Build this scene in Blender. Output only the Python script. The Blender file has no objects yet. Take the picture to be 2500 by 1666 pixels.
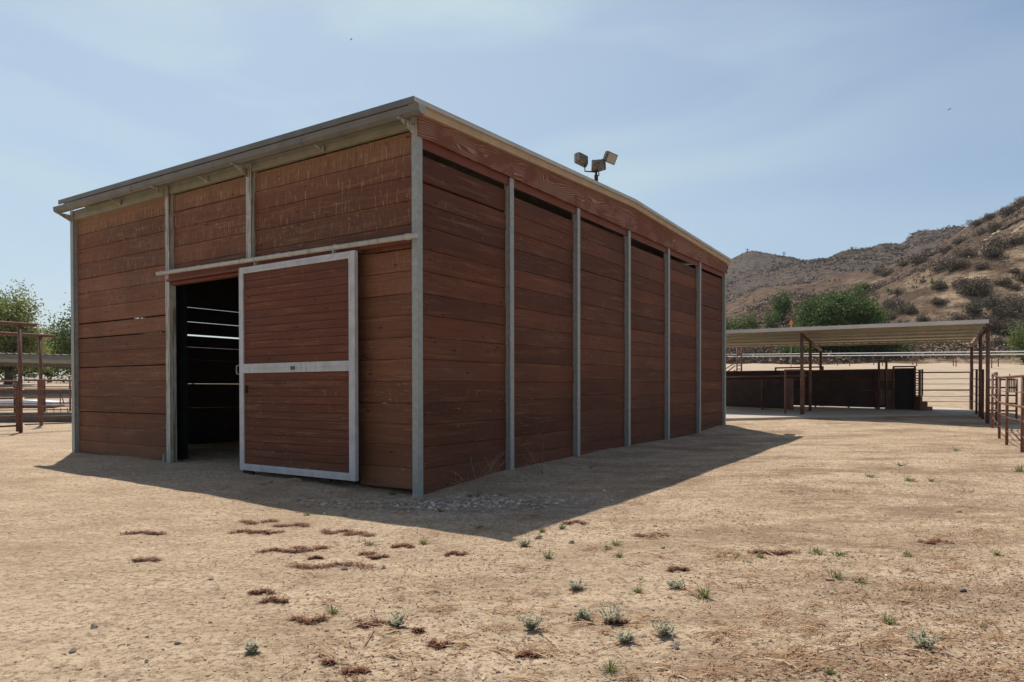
import bpy, math, random
import numpy as np
from mathutils import Vector, Matrix, Quaternion

random.seed(7); rng = np.random.default_rng(11)
S = bpy.context.scene
COL = S.collection
R = math.radians

# ------------------------------------------------------------------ camera
F = 1724.4                       # focal length in photo pixels (2500 wide)
CAMZ = 1.42
cam = bpy.data.cameras.new("camera")
camo = bpy.data.objects.new("camera", cam); COL.objects.link(camo); S.camera = camo
cam.sensor_width = 36.0; cam.lens = 36.0 * F / 2500
cam.shift_y = (969.9 - 833) / 2500
PITCH, ROLL = -0.0116, 0.0014
camo.location = (0, 0, CAMZ)
camo.rotation_euler = (Matrix.Rotation(math.pi / 2 + PITCH, 3, 'X') @ Matrix.Rotation(-ROLL, 3, 'Z')).to_euler()
cam.clip_start = 0.1; cam.clip_end = 3000
S.render.resolution_x = 1024; S.render.resolution_y = 682

# ------------------------------------------------------------------ sky and sun
SUN_EL, SUN_AZ = 62.3, -25.8     # azimuth measured from +Y towards +X
w = bpy.data.worlds.new("World"); S.world = w; w.use_nodes = True
nt = w.node_tree; nt.nodes.clear()
wo = nt.nodes.new("ShaderNodeOutputWorld"); bg = nt.nodes.new("ShaderNodeBackground")
sky = nt.nodes.new("ShaderNodeTexSky"); sky.sky_type = 'NISHITA'; sky.sun_disc = False
sky.sun_elevation = R(SUN_EL); sky.sun_rotation = R(SUN_AZ)
sky.air_density = 1.0; sky.dust_density = 1.6; sky.ozone_density = 1.3; sky.altitude = 200
tc = nt.nodes.new("ShaderNodeTexCoord"); mp = nt.nodes.new("ShaderNodeMapping")
mp.inputs['Scale'].default_value = (1.3, .8, 4.2); mp.inputs['Rotation'].default_value = (0.2, 0.35, 0.6)
nz = nt.nodes.new("ShaderNodeTexNoise"); nz.inputs['Scale'].default_value = 1.5
nz.inputs['Detail'].default_value = 7; nz.inputs['Roughness'].default_value = .48; nz.inputs['Distortion'].default_value = .5
rp = nt.nodes.new("ShaderNodeValToRGB"); rp.color_ramp.elements[0].position = .42; rp.color_ramp.elements[1].position = .66
rp.color_ramp.elements[0].color = (.0, .0, .0, 1); rp.color_ramp.elements[1].color = (.75, .75, .75, 1)
mx = nt.nodes.new("ShaderNodeMix"); mx.data_type = 'RGBA'
mx.inputs[7].default_value = (4.8, 6.1, 6.6, 1)
nt.links.new(tc.outputs['Generated'], mp.inputs[0]); nt.links.new(mp.outputs[0], nz.inputs['Vector'])
nt.links.new(nz.outputs['Fac'], rp.inputs[0]); sd_ = (math.sin(R(-16)) * math.cos(R(38)), math.cos(R(-16)) * math.cos(R(38)), math.sin(R(38)))
dt = nt.nodes.new("ShaderNodeVectorMath"); dt.operation = 'DOT_PRODUCT'; dt.inputs[1].default_value = sd_; nt.links.new(tc.outputs['Generated'], dt.inputs[0])
dr = nt.nodes.new("ShaderNodeMapRange"); dr.inputs[1].default_value = .68; dr.inputs[2].default_value = 1.0; dr.inputs[3].default_value = 0; dr.inputs[4].default_value = .42; dr.interpolation_type = 'SMOOTHSTEP'
nt.links.new(dt.outputs['Value'], dr.inputs[0])
ad = nt.nodes.new("ShaderNodeMath"); ad.operation = 'ADD'; ad.use_clamp = True; cm = nt.nodes.new("ShaderNodeMath"); cm.operation = 'MULTIPLY_ADD'; cm.inputs[1].default_value = 1.5; cm.inputs[2].default_value = .36; nt.links.new(dr.outputs[0], cm.inputs[0])
cl = nt.nodes.new("ShaderNodeMath"); cl.operation = 'MULTIPLY'; nt.links.new(cm.outputs[0], cl.inputs[0]); nt.links.new(rp.outputs[0], cl.inputs[1]); nt.links.new(cl.outputs[0], ad.inputs[0]); nt.links.new(dr.outputs[0], ad.inputs[1])
nt.links.new(ad.outputs[0], mx.inputs[0])
nt.links.new(sky.outputs[0], mx.inputs[6]); nt.links.new(mx.outputs[2], bg.inputs[0])
bg.inputs[1].default_value = 0.118
nt.links.new(bg.outputs[0], wo.inputs[0])
sl = bpy.data.lights.new("sun", 'SUN'); so = bpy.data.objects.new("sun", sl); COL.objects.link(so)
sl.energy = 4.9; sl.angle = R(.53); sl.color = (1.0, .945, .86)
_d = Vector((math.sin(R(SUN_AZ)) * math.cos(R(SUN_EL)), math.cos(R(SUN_AZ)) * math.cos(R(SUN_EL)), math.sin(R(SUN_EL))))
so.rotation_euler = _d.to_track_quat('Z', 'Y').to_euler(); so.location = (0, 0, 60)
S.view_settings.view_transform = 'Standard'; S.view_settings.look = 'None'
S.view_settings.exposure = 0.0; S.view_settings.gamma = 1.0; S.view_settings.use_curve_mapping = False
S.render.engine = 'CYCLES'

# ------------------------------------------------------------------ helpers: pixels, noise
def ray(px, py):
    A = px - 1250; B = 969.9 - py
    X = math.cos(ROLL) * A + math.sin(ROLL) * B; U = -math.sin(ROLL) * A + math.cos(ROLL) * B
    c, s = math.cos(PITCH), math.sin(PITCH)
    return Vector((X, c * F - s * U, s * F + c * U))
def at(px, py, y):
    d = ray(px, py); q = d * (y / d.y); q.z += CAMZ; return q
def ss(a, b, x): t = np.clip((np.asarray(x, float) - a) / (b - a), 0, 1); return t * t * (3 - 2 * t)
def _h(i, j, s):
    n = (i.astype(np.int64) * 374761393 + j.astype(np.int64) * 668265263 + s * 1442695041) & 0xffffffff
    n = ((n ^ (n >> 13)) * 1274126177) & 0xffffffff
    return ((n ^ (n >> 16)) & 0xffff) / 65535.0
def vn(x, y, s=0):
    x = np.asarray(x, float); y = np.asarray(y, float)
    i = np.floor(x); j = np.floor(y); fx = x - i; fy = y - j
    fx = fx * fx * (3 - 2 * fx); fy = fy * fy * (3 - 2 * fy)
    return (_h(i, j, s) * (1 - fx) + _h(i + 1, j, s) * fx) * (1 - fy) + (_h(i, j + 1, s) * (1 - fx) + _h(i + 1, j + 1, s) * fx) * fy
def fbm(x, y, o=4, s=0, g=.5):
    x = np.asarray(x, float); y = np.asarray(y, float)
    r = 0; a = 1; t = 0
    for k in range(o):
        r = r + a * (vn(x * 2 ** k + 17.3 * k, y * 2 ** k - 9.1 * k, s + k) - .5); t += a; a *= g
    return r / t

# ------------------------------------------------------------------ terrain heights
TH = 0.9834; CX, CY = -1.2007, 9.0246
AX = np.array([math.cos(TH), math.sin(TH)]); BX = np.array([-math.sin(TH), math.cos(TH)])
def loc2w(u, v): return CX + AX[0] * u + BX[0] * v, CY + AX[1] * u + BX[1] * v
YR = [-200, 3, 7.5, 9, 10.8, 13, 16.3, 18, 20.3, 22.7, 25.3, 28, 33, 47, 55, 65, 90, 4000]
ZR = [-.3, .02, .05, .07, .125, .175, .2, .24, .40, .55, .58, .62, 1.05, 2.9, 3.22, 3.62, 5.0, 5.0]
YL = [-200, 3, 7, 10, 12, 14, 22, 26, 45, 80, 4000]
ZL = [-.3, .02, .05, .12, .165, .18, .20, .4, 1.75, 2.3, 2.3]
def Hb(x, y):
    w_ = ss(-9, 5, x)
    z = np.interp(y, YL, ZL) * (1 - w_) + np.interp(y, YR, ZR) * w_
    # scour hollow round the corner post
    d = np.hypot(np.asarray(x) - CX, np.asarray(y) - CY + .15)
    z = z - .055 * np.exp(-(d / 1.1) ** 2)
    return z
def H(x, y):
    x = np.asarray(x, float); y = np.asarray(y, float)
    n = np.clip((70 - y) / 60, 0, 1) * .5 + .5
    z = Hb(x, y) + fbm(x * .45, y * .45, 3, 5) * .075 * n + fbm(x * 3.1, y * 3.1, 3, 9) * .018
    # soil banked against the gable wall
    u = (x - CX) * AX[0] + (y - CY) * AX[1]; v = (x - CX) * BX[0] + (y - CY) * BX[1]
    bank = np.exp(-(v / .45) ** 2) * ss(.9, 2.2, u) * (1 - ss(12.5, 13.4, u))
    z = z + .05 * bank
    # rough ground left of the fence line far right
    z = z + ss(30, 60, y) * ss(6, 14, x) * fbm(x * .2, y * .2, 4, 21) * .5
    return z

# hill ridges: (px table, depth table, photo row table)
LAY = [
 ([1300, 1600, 1777, 1798, 1842, 1897, 1941, 2040, 2116, 2180, 2250, 2350, 2500, 2800, 3600],
  [150, 140, 135, 132, 128, 122, 118, 114, 108, 104, 102, 100, 98, 96, 96],
  [900, 860, 790, 781, 756, 730, 718, 722, 716, 690, 662, 628, 582, 520, 520]),
 ([1300, 1600, 1777, 1860, 1954, 1986, 2037, 2132, 2212, 2276, 2352, 2400, 2458, 2500, 2700, 3600],
  [260, 240, 225, 218, 210, 206, 200, 192, 184, 178, 170, 165, 160, 156, 150, 150],
  [870, 800, 735, 700, 690, 686, 668, 657, 628, 603, 553, 525, 498, 471, 400, 330]),
 ([1300, 1650, 1777, 1830, 1903, 1954, 2014, 2050, 2126, 2148, 2203, 2238, 2292, 2333, 2352, 2500, 3600],
  [360] * 17,
  [850, 740, 695, 673, 649, 633, 627, 614, 604, 593, 590, 561, 557, 550, 553, 570, 600]),
 ([1300, 1600, 1777, 1788, 1823, 1842, 1909, 1954, 2014, 2200, 3600],
  [560] * 11,
  [760, 690, 640, 633, 614, 612, 622, 636, 650, 660, 700]),
]
def hill(x, y, noise=True):
    x = np.asarray(x, float); y = np.asarray(y, float)
    px = 1250 + F * x / np.maximum(y, 1)
    zof = lambda row, d: CAMZ + (950 - row) * d / F
    D = [np.full(px.shape, 62.0)]; Z = [Hb(x * 62 / np.maximum(y, 1), 62.0) - .4]
    prev = None
    for k, (a, d, r) in enumerate(LAY):
        dk = np.interp(px, a, d); rk = np.interp(px, a, r)
        if k > 0:
            pd, pr = prev; md = pd + (dk - pd) * .3; mr = np.maximum(pr, rk) + 34
            D.append(md); Z.append(zof(mr, md))
        else:
            md = 78 + 0 * px; D.append(md); Z.append(zof(858 - ss(2000, 2450, px) * 40, md))
        D.append(dk); Z.append(zof(rk, dk)); prev = (dk, rk)
    D.append(np.full(px.shape, 900.0)); Z.append(np.full(px.shape, -10.0))
    z = Z[0].copy()
    for k in range(len(D) - 1):
        t = (y - D[k]) / (D[k + 1] - D[k]); m = t >= 0; t = np.clip(t, 0, 1)
        z = np.where(m, Z[k] * (1 - t) + Z[k + 1] * t, z)
    if noise:
        am = ss(62, 85, y)
        z = z + am * (fbm(x * .045, y * .045, 5, 33) * 2.6 * np.clip(y / 200, .45, 1.4) * (.5) + fbm(x * .4, y * .4, 3, 44) * .6)
        gul = 1 - np.abs(fbm(x * .03 + 3, y * .012, 3, 61)) * 5
        z = z - am * np.clip(gul, 0, 1) * .9 * np.clip(y / 200, .3, 1.4)
    return z
def surf(x, y):
    z = H(x, y)
    if y > 60: z = max(float(z), float(hill(x, y)))
    return float(z)
_YS = np.concatenate([np.geomspace(2.0, 60, 2600), np.geomspace(60.05, 700, 1600)])
def gp(px, py, y0=2.0, y1=700.0):
    d = ray(px, py); Y = _YS[(_YS >= min(y0, 59))] if y0 < 60 else _YS[_YS >= 60]
    if y1 <= 60: Y = Y[Y <= 60]
    T = Y / d.y; zr_ = CAMZ + d.z * T; xr_ = d.x * T
    n1 = int((Y <= 60).sum()); z_ = np.empty_like(Y); z_[:n1] = HG(xr_[:n1], Y[:n1])
    if n1 < len(Y): z_[n1:] = np.maximum(H(xr_[n1:], Y[n1:]), hill(xr_[n1:], Y[n1:]))
    k = int(np.argmax(zr_ <= z_)) if (zr_ <= z_).any() else len(Y) - 1
    return Vector((float(xr_[k]), float(Y[k]), float(z_[k])))
_gx = np.arange(-40, 60, .1); _gy = np.arange(0, 64, .1); _GH = None
def HG(x, y):
    """height lookup in a cached grid of the ground sheet"""
    global _GH
    if _GH is None: A_, B_ = np.meshgrid(_gx, _gy); _GH = H(A_, B_)
    fx = (np.asarray(x, float) + 40) / .1; fy = np.asarray(y, float) / .1
    i = np.clip(np.floor(fx).astype(int), 0, len(_gx) - 2); j = np.clip(np.floor(fy).astype(int), 0, len(_gy) - 2)
    fx = np.clip(fx - i, 0, 1); fy = np.clip(fy - j, 0, 1)
    return (_GH[j, i] * (1 - fx) + _GH[j, i + 1] * fx) * (1 - fy) + (_GH[j + 1, i] * (1 - fx) + _GH[j + 1, i + 1] * fx) * fy
def vns(x, y, sd):
    i = math.floor(x); j = math.floor(y); fx = x - i; fy = y - j; fx = fx * fx * (3 - 2 * fx); fy = fy * fy * (3 - 2 * fy)
    def h_(a, b):
        n = (a * 374761393 + b * 668265263 + sd * 1442695041) & 0xffffffff; n = ((n ^ (n >> 13)) * 1274126177) & 0xffffffff
        return ((n ^ (n >> 16)) & 0xffff) / 65535.0
    return (h_(i, j) * (1 - fx) + h_(i + 1, j) * fx) * (1 - fy) + (h_(i, j + 1) * (1 - fx) + h_(i + 1, j + 1) * fx) * fy
def hz(x, y):
    if -39 < x < 59 and 0 < y < 63:
        if _GH is None: HG(0, 1)
        fx = (x + 40) * 10; fy = y * 10; i = int(fx); j = int(fy); fx -= i; fy -= j
        return float((_GH[j, i] * (1 - fx) + _GH[j, i + 1] * fx) * (1 - fy) + (_GH[j + 1, i] * (1 - fx) + _GH[j + 1, i + 1] * fx) * fy)
    return float(H(x, y))

# ------------------------------------------------------------------ mesh building
class MB:
    def __init__(s): s.v = []; s.f = []; s.r = []; s.sm = []
    def face(s, idx, r=0, sm=False): s.f.append(tuple(idx)); s.r.append(r); s.sm.append(sm)
    def box(s, x0, x1, y0, y1, z0, z1, r=0):
        n = len(s.v)
        s.v += [(x0, y0, z0), (x1, y0, z0), (x1, y1, z0), (x0, y1, z0), (x0, y0, z1), (x1, y0, z1), (x1, y1, z1), (x0, y1, z1)]
        for q in ((3, 2, 1, 0), (4, 5, 6, 7), (0, 1, 5, 4), (1, 2, 6, 5), (2, 3, 7, 6), (3, 0, 4, 7)): s.face([n + i for i in q], r)
        return s
    def bar(s, p, q, w, h, r=0, up=(0, 0, 1)):
        p = Vector(p); q = Vector(q); d = (q - p).normalized(); a = d.cross(Vector(up))
        if a.length < 1e-4: a = Vector((1, 0, 0))
        a.normalize(); b = a.cross(d); n = len(s.v)
        for c in (p, q):
            for i, j in ((-1, -1), (1, -1), (1, 1), (-1, 1)): s.v.append(tuple(c + a * (i * w / 2) + b * (j * h / 2)))
        for k in range(4): s.face((n + k, n + (k + 1) % 4, n + 4 + (k + 1) % 4, n + 4 + k), r)
        s.face((n + 3, n + 2, n + 1, n), r); s.face((n + 4, n + 5, n + 6, n + 7), r); return s
    def tube(s, pts, rad, n=10, r=0, caps=True):
        pts = [Vector(p) for p in pts]
        if not hasattr(rad, '__len__'): rad = [rad] * len(pts)
        base = len(s.v); prev = None
        for i, p in enumerate(pts):
            d = (pts[min(i + 1, len(pts) - 1)] - pts[max(i - 1, 0)]).normalized()
            if prev is None:
                a = d.orthogonal().normalized()
            else:
                a = (prev - d * prev.dot(d)).normalized()
            prev = a; b = d.cross(a)
            for k in range(n):
                t = 2 * math.pi * k / n
                s.v.append(tuple(p + (a * math.cos(t) + b * math.sin(t)) * rad[i]))
        for i in range(len(pts) - 1):
            for k in range(n):
                s.face((base + i * n + k, base + i * n + (k + 1) % n, base + (i + 1) * n + (k + 1) % n, base + (i + 1) * n + k), r, True)
        if caps:
            s.face([base + k for k in range(n)][::-1], r); s.face([base + (len(pts) - 1) * n + k for k in range(n)], r)
        return s
    def prism(s, poly, axis, a0, a1, r=0):
        # poly: 2D points in the plane perpendicular to axis (0:x -> (y,z), 1:y -> (x,z), 2:z -> (x,y))
        n = len(s.v); m = len(poly)
        for a in (a0, a1):
            for (p, q) in poly: s.v.append({0: (a, p, q), 1: (p, a, q), 2: (p, q, a)}[axis])
        for k in range(m): s.face((n + k, n + (k + 1) % m, n + m + (k + 1) % m, n + m + k), r)
        s.face([n + k for k in range(m)][::-1], r); s.face([n + m + k for k in range(m)], r); return s
    def build(s, name, mat, parent=None, fixn=True):
        return mesh(name, s.v, s.f, mat, parent, s.r, s.sm, fixn)
def mesh(name, v, f, mat, parent=None, rnd=None, sm=None, fixn=True):
    me = bpy.data.meshes.new(name); me.from_pydata([tuple(map(float, q)) for q in v] if not isinstance(v, np.ndarray) else v.tolist(), [], f)
    if fixn and len(f) < 60000:
        import bmesh
        bm = bmesh.new(); bm.from_mesh(me); bmesh.ops.recalc_face_normals(bm, faces=bm.faces); bm.to_mesh(me); bm.free()
    if rnd is not None:
        a = me.attributes.new('rnd', 'FLOAT', 'FACE'); a.data.foreach_set('value', np.asarray(rnd, dtype=np.float32))
    if sm is not None: me.polygons.foreach_set('use_smooth', np.asarray(sm, dtype=bool))
    me.materials.append(mat); me.update()
    o = bpy.data.objects.new(name, me); COL.objects.link(o)
    if parent: o.parent = parent
    return o
def tag(o, label=None, cat=None, group=None, kind=None):
    if label: o['label'] = label
    if cat: o['category'] = cat
    if group: o['group'] = group
    if kind: o['kind'] = kind
    return o
def thing(name, label, cat, loc=(0, 0, 0), rz=0, group=None):
    o = bpy.data.objects.new(name, None); COL.objects.link(o); o.location = loc; o.rotation_euler = (0, 0, rz)
    o.empty_display_size = .2
    return tag(o, label, cat, group)
def dup(root, loc=None, rz=None, sc=None, label=None):
    r = root.copy(); COL.objects.link(r)
    if loc is not None: r.location = loc
    if rz is not None: r.rotation_euler = (root.rotation_euler.x, root.rotation_euler.y, rz)
    if sc is not None: r.scale = sc if hasattr(sc, '__len__') else (sc,) * 3
    if label: r['label'] = label
    for ch in list(root.children):
        c = ch.copy(); COL.objects.link(c); c.parent = r
        for g in ch.children:
            d = g.copy(); COL.objects.link(d); d.parent = c
    return r

# ------------------------------------------------------------------ materials
class MT:
    def __init__(s, name, rough=.8, metal=0, spec=.3):
        s.m = bpy.data.materials.new(name); s.m.use_nodes = True; s.t = s.m.node_tree; s.t.nodes.clear()
        s.o = s.t.nodes.new('ShaderNodeOutputMaterial'); s.b = s.t.nodes.new('ShaderNodeBsdfPrincipled')
        s.L(s.b.outputs[0], s.o.inputs[0]); s.set(s.b.inputs['Roughness'], rough); s.set(s.b.inputs['Metallic'], metal)
        s.b.inputs['Specular IOR Level'].default_value = spec
        s.tc = s.t.nodes.new('ShaderNodeTexCoord').outputs['Object']
    def L(s, a, b): s.t.links.new(a, b)
    def set(s, inp, v):
        if isinstance(v, bpy.types.NodeSocket): s.L(v, inp)
        elif hasattr(v, '__len__') and len(v) == 3 and inp.type == 'RGBA': inp.default_value = (*v, 1)
        else: inp.default_value = v
    def map(s, sc=(1, 1, 1), loc=(0, 0, 0), rot=(0, 0, 0), vec=None):
        n = s.t.nodes.new('ShaderNodeMapping'); s.L(vec or s.tc, n.inputs[0])
        s.set(n.inputs['Scale'], sc); s.set(n.inputs['Location'], loc); s.set(n.inputs['Rotation'], rot); return n.outputs[0]
    def noise(s, scale, vec=None, det=4, rough=.55, dist=0, w=None):
        n = s.t.nodes.new('ShaderNodeTexNoise')
        if w is not None: n.noise_dimensions = '4D'; s.set(n.inputs['W'], w)
        s.L(vec or s.tc, n.inputs['Vector']); n.inputs['Scale'].default_value = scale
        n.inputs['Detail'].default_value = det; n.inputs['Roughness'].default_value = rough; n.inputs['Distortion'].default_value = dist
        return n.outputs['Fac']
    def vor(s, scale, vec=None, out='Distance', feat='F1'):
        n = s.t.nodes.new('ShaderNodeTexVoronoi'); n.feature = feat; s.L(vec or s.tc, n.inputs['Vector']); n.inputs['Scale'].default_value = scale
        return n.outputs[out]
    def wave(s, scale, vec=None, dist=4, det=2, dsc=1, kind='BANDS', dirn='X'):
        n = s.t.nodes.new('ShaderNodeTexWave'); n.wave_type = kind
        if kind == 'BANDS': n.bands_direction = dirn
        else: n.rings_direction = dirn
        s.L(vec or s.tc, n.inputs['Vector']); n.inputs['Scale'].default_value = scale
        n.inputs['Distortion'].default_value = dist; n.inputs['Detail'].default_value = det; n.inputs['Detail Scale'].default_value = dsc
        return n.outputs['Fac']
    def ramp(s, fac, a, b, c0=(0, 0, 0), c1=(1, 1, 1), mid=None):
        n = s.t.nodes.new('ShaderNodeValToRGB'); s.L(fac, n.inputs[0]); e = n.color_ramp.elements
        e[0].position = a; e[1].position = b; e[0].color = (*c0, 1); e[1].color = (*c1, 1)
        if mid: q = n.color_ramp.elements.new(mid[0]); q.color = (*mid[1], 1)
        return n.outputs[0]
    def mix(s, fac, a, b, mode='MIX'):
        n = s.t.nodes.new('ShaderNodeMix'); n.data_type = 'RGBA'; n.blend_type = mode
        s.set(n.inputs[0], fac); s.set(n.inputs[6], a); s.set(n.inputs[7], b); return n.outputs[2]
    def math(s, op, a, b=0, c=None):
        n = s.t.nodes.new('ShaderNodeMath'); n.operation = op; s.set(n.inputs[0], a); s.set(n.inputs[1], b)
        if c is not None: s.set(n.inputs[2], c)
        return n.outputs[0]
    def attr(s, name='rnd'):
        n = s.t.nodes.new('ShaderNodeAttribute'); n.attribute_name = name; return n.outputs['Fac']
    def sep(s, vec=None):
        n = s.t.nodes.new('ShaderNodeSeparateXYZ'); s.L(vec or s.tc, n.inputs[0]); return n.outputs
    def comb(s, x, y, z):
        n = s.t.nodes.new('ShaderNodeCombineXYZ'); s.set(n.inputs[0], x); s.set(n.inputs[1], y); s.set(n.inputs[2], z); return n.outputs[0]
    def objrnd(s): return s.t.nodes.new('ShaderNodeObjectInfo').outputs['Random']
    def bump(s, h, strength=.5, dist=.01, prev=None):
        n = s.t.nodes.new('ShaderNodeBump'); s.L(h, n.inputs['Height']); n.inputs['Strength'].default_value = strength
        n.inputs['Distance'].default_value = dist
        if prev is not None: s.L(prev, n.inputs['Normal'])
        return n.outputs[0]
    def done(s, col, bump=None, rough=None):
        s.set(s.b.inputs['Base Color'], col)
        if bump is not None: s.L(bump, s.b.inputs['Normal'])
        if rough is not None: s.set(s.b.inputs['Roughness'], rough)
        return s.m

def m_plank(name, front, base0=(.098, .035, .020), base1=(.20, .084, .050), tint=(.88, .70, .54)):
    M = MT(name, .75); x, y, z = M.sep()
    ra = M.attr(); edge = M.math('GREATER_THAN', ra, 1.5); r = M.math('SUBTRACT', ra, M.math('MULTIPLY', edge, 2.0)); al = M.math('ADD', x, y)                          # along-the-wall coordinate
    off = M.math('MULTIPLY', r, 37.0)
    gv = M.comb(M.math('MULTIPLY', al, 1.3), M.math('MULTIPLY', z, 34), off)
    g = M.noise(1.0, gv, 5, .6, .6)
    gv2 = M.comb(M.math('MULTIPLY', al, .35), M.math('MULTIPLY', z, 5), off)
    g2 = M.noise(1.0, gv2, 4, .55, .5)
    c = M.mix(r, base0, base1)
    c = M.mix(M.ramp(g2, .42, .68, (.0,)*3, (.45,)*3), c, (.225, .100, .060))
    c = M.mix(M.ramp(g, .42, .64, (0,)*3, (.3,)*3), c, (.058, .022, .013))
    # broad stains across boards
    st = M.noise(.8, M.comb(al, M.math('MULTIPLY', z, .8), 3.0), 4, .6)
    c = M.mix(M.ramp(st, .45, .66, (0,)*3, (.38,)*3), c, (.068, .030, .018))
    # worn, paler bands
    wn = M.noise(2.2, M.comb(M.math('MULTIPLY', al, .45), M.math('MULTIPLY', z, 6.5), off), 6, .66, .3)
    c = M.mix(M.ramp(wn, .54, .68, (0,)*3, (.46,)*3), c, (.30, .175, .115))
    # peeling specks where bare wood shows
    pk = M.noise(1.0, M.comb(M.math('MULTIPLY', al, 9), M.math('MULTIPLY', z, 26), off), 5, .7)
    pm = M.noise(.9, M.comb(al, M.math('MULTIPLY', z, 1.4), 9.0), 3, .5)
    c = M.mix(M.math('MULTIPLY', M.ramp(pk, .625, .67), M.ramp(pm, .44, .56)), c, (.33, .22, .165))
    # fine drips running down
    dr = M.noise(1.0, M.comb(M.math('MULTIPLY', al, 38), M.math('MULTIPLY', z, 3.4), 1.0), 3, .6)
    dm = M.noise(1.0, M.comb(M.math('MULTIPLY', al, 1.6), M.math('MULTIPLY', z, 2.0), 5.0), 3, .6)
    c = M.mix(M.math('MULTIPLY', M.ramp(dr, .665, .70), M.ramp(dm, .47, .6)), c, (.36, .27, .22))
    if front:
        zt = M.math('ADD', z, M.math('MULTIPLY', M.noise(1.0, M.comb(M.math('MULTIPLY', al, 14), 0, 0), 3, .7), .55))
        tan = M.math('MULTIPLY', M.ramp(M.math('MULTIPLY', M.math('SUBTRACT', zt, 4.56), 2.4), .0, .9), M.ramp(dr, .42, .60, (.12,)*3, (.85,)*3))
        c = M.mix(tan, c, (.25, .16, .105))
        dr2 = M.noise(1.0, M.comb(M.math('MULTIPLY', al, 42), M.math('MULTIPLY', z, 3.4), 7.0), 4, .65)
        hz_ = M.ramp(M.math('MULTIPLY', M.math('SUBTRACT', z, 2.3), .4), .0, 1.0)
        c = M.mix(M.math('MULTIPLY', M.ramp(dr2, .595, .635), hz_), c, (.40, .29, .21))
    else:
        pass
    # pale scuffed line along some board edges, knots
    ln = M.noise(1.0, M.comb(M.math('MULTIPLY', al, 3.2), M.math('MULTIPLY', z, 90), off), 3, .6)
    c = M.mix(M.math('MULTIPLY', M.ramp(ln, .62, .68), M.ramp(pm, .44, .60, (0,)*3, (.8,)*3)), c, (.30, .19, .135))
    kn = M.vor(1.0, M.comb(M.math('MULTIPLY', al, 2.6), M.math('MULTIPLY', z, 7), off))
    c = M.mix(M.ramp(kn, .07, .13, (.8,)*3, (0,)*3), c, (.035, .014, .009))
    # splash of pale dust near the ground
    du = M.math('MULTIPLY', M.ramp(M.math('SUBTRACT', .9, z), .3, .9, (0,)*3, (.35,)*3), M.ramp(st, .3, .6))
    c = M.mix(du, c, (.17, .10, .07))
    en = M.noise(1.0, M.comb(M.math('MULTIPLY', al, 1.8), off, 0), 4, .6)
    c = M.mix(M.math('MULTIPLY', edge, M.ramp(en, .46, .66, (.0,)*3, (.85,)*3)), c, (.33, .22, .155))
    c = M.mix(1.0, c, tint, 'MULTIPLY')
    b = M.bump(g, .5, .004); b = M.bump(dr, .15, .002, b)
    return M.done(c, b, M.ramp(g2, .3, .7, (.62,)*3, (.85,)*3))
def m_ply():
    M = MT('weathered_plywood', .75); x, y, z = M.sep(); r = M.attr()
    v = M.comb(M.math('MULTIPLY', x, .24), M.math('MULTIPLY', r, 3.0), z)
    wv = M.wave(11, v, 42, 1.2, .33, 'BANDS', 'Z')
    mk = M.noise(1.5, M.comb(x, M.math('MULTIPLY', r, 5.0), M.math('MULTIPLY', z, 2.0)), 4, .6)
    low = M.ramp(M.math('SUBTRACT', 5.28, z), .12, .42, (.1,)*3, (1,)*3)
    fn = M.noise(1.0, M.comb(M.math('MULTIPLY', x, 30), r, M.math('MULTIPLY', z, 60)), 3, .6)
    f = M.math('MULTIPLY', M.math('MULTIPLY', M.ramp(wv, .62, .86), M.ramp(mk, .42, .53)), low)
    f = M.math('MULTIPLY', f, M.ramp(fn, .3, .5, (.55,)*3, (1,)*3))
    c = M.mix(M.noise(3, None, 4), (.15, .05, .026), (.20, .072, .04))
    c = M.mix(f, c, (.35, .225, .16))
    return M.done(c, M.bump(wv, .15, .003))
def m_simple(name, c0, c1, scale=6, rough=.7, metal=0, bump=.15, det=5, spec=.3, streak=None):
    M = MT(name, rough, metal, spec); n = M.noise(scale, None, det, .6)
    c = M.mix(M.ramp(n, .3, .7), c0, c1)
    if streak:
        col, thr = streak
        x, y, z = M.sep(); al = M.math('ADD', x, y)
        d = M.noise(1.0, M.comb(M.math('MULTIPLY', al, 25), M.math('MULTIPLY', M.math('SUBTRACT', x, y), 12), M.math('MULTIPLY', z, 1.6)), 4, .7)
        c = M.mix(M.ramp(d, thr, thr + .08), c, col)
    return M.done(c, M.bump(M.noise(scale * 8, None, 3), bump, .004))
def m_rust(name, c0=(.13, .055, .038), c1=(.21, .095, .066)):
    M = MT(name, .6); n = M.noise(9, None, 5, .65); k = M.noise(2, None, 3)
    c = M.mix(M.ramp(n, .35, .65), c0, c1)
    c = M.mix(M.ramp(k, .5, .65, (0,)*3, (.6,)*3), c, (.25, .125, .085))
    return M.done(c, M.bump(n, .2, .003))
def m_leaf(name, c0, c1, tr=.25, rough=.6):
    M = MT(name, rough); r = M.attr()
    c = M.mix(r, c0, c1); M.set(M.b.inputs['Base Color'], c)
    t = M.t.nodes.new('ShaderNodeBsdfTranslucent'); M.L(c, t.inputs[0])
    ms = M.t.nodes.new('ShaderNodeMixShader'); ms.inputs[0].default_value = tr
    M.L(M.b.outputs[0], ms.inputs[1]); M.L(t.outputs[0], ms.inputs[2]); M.L(ms.outputs[0], M.o.inputs[0])
    return M.m
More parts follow.
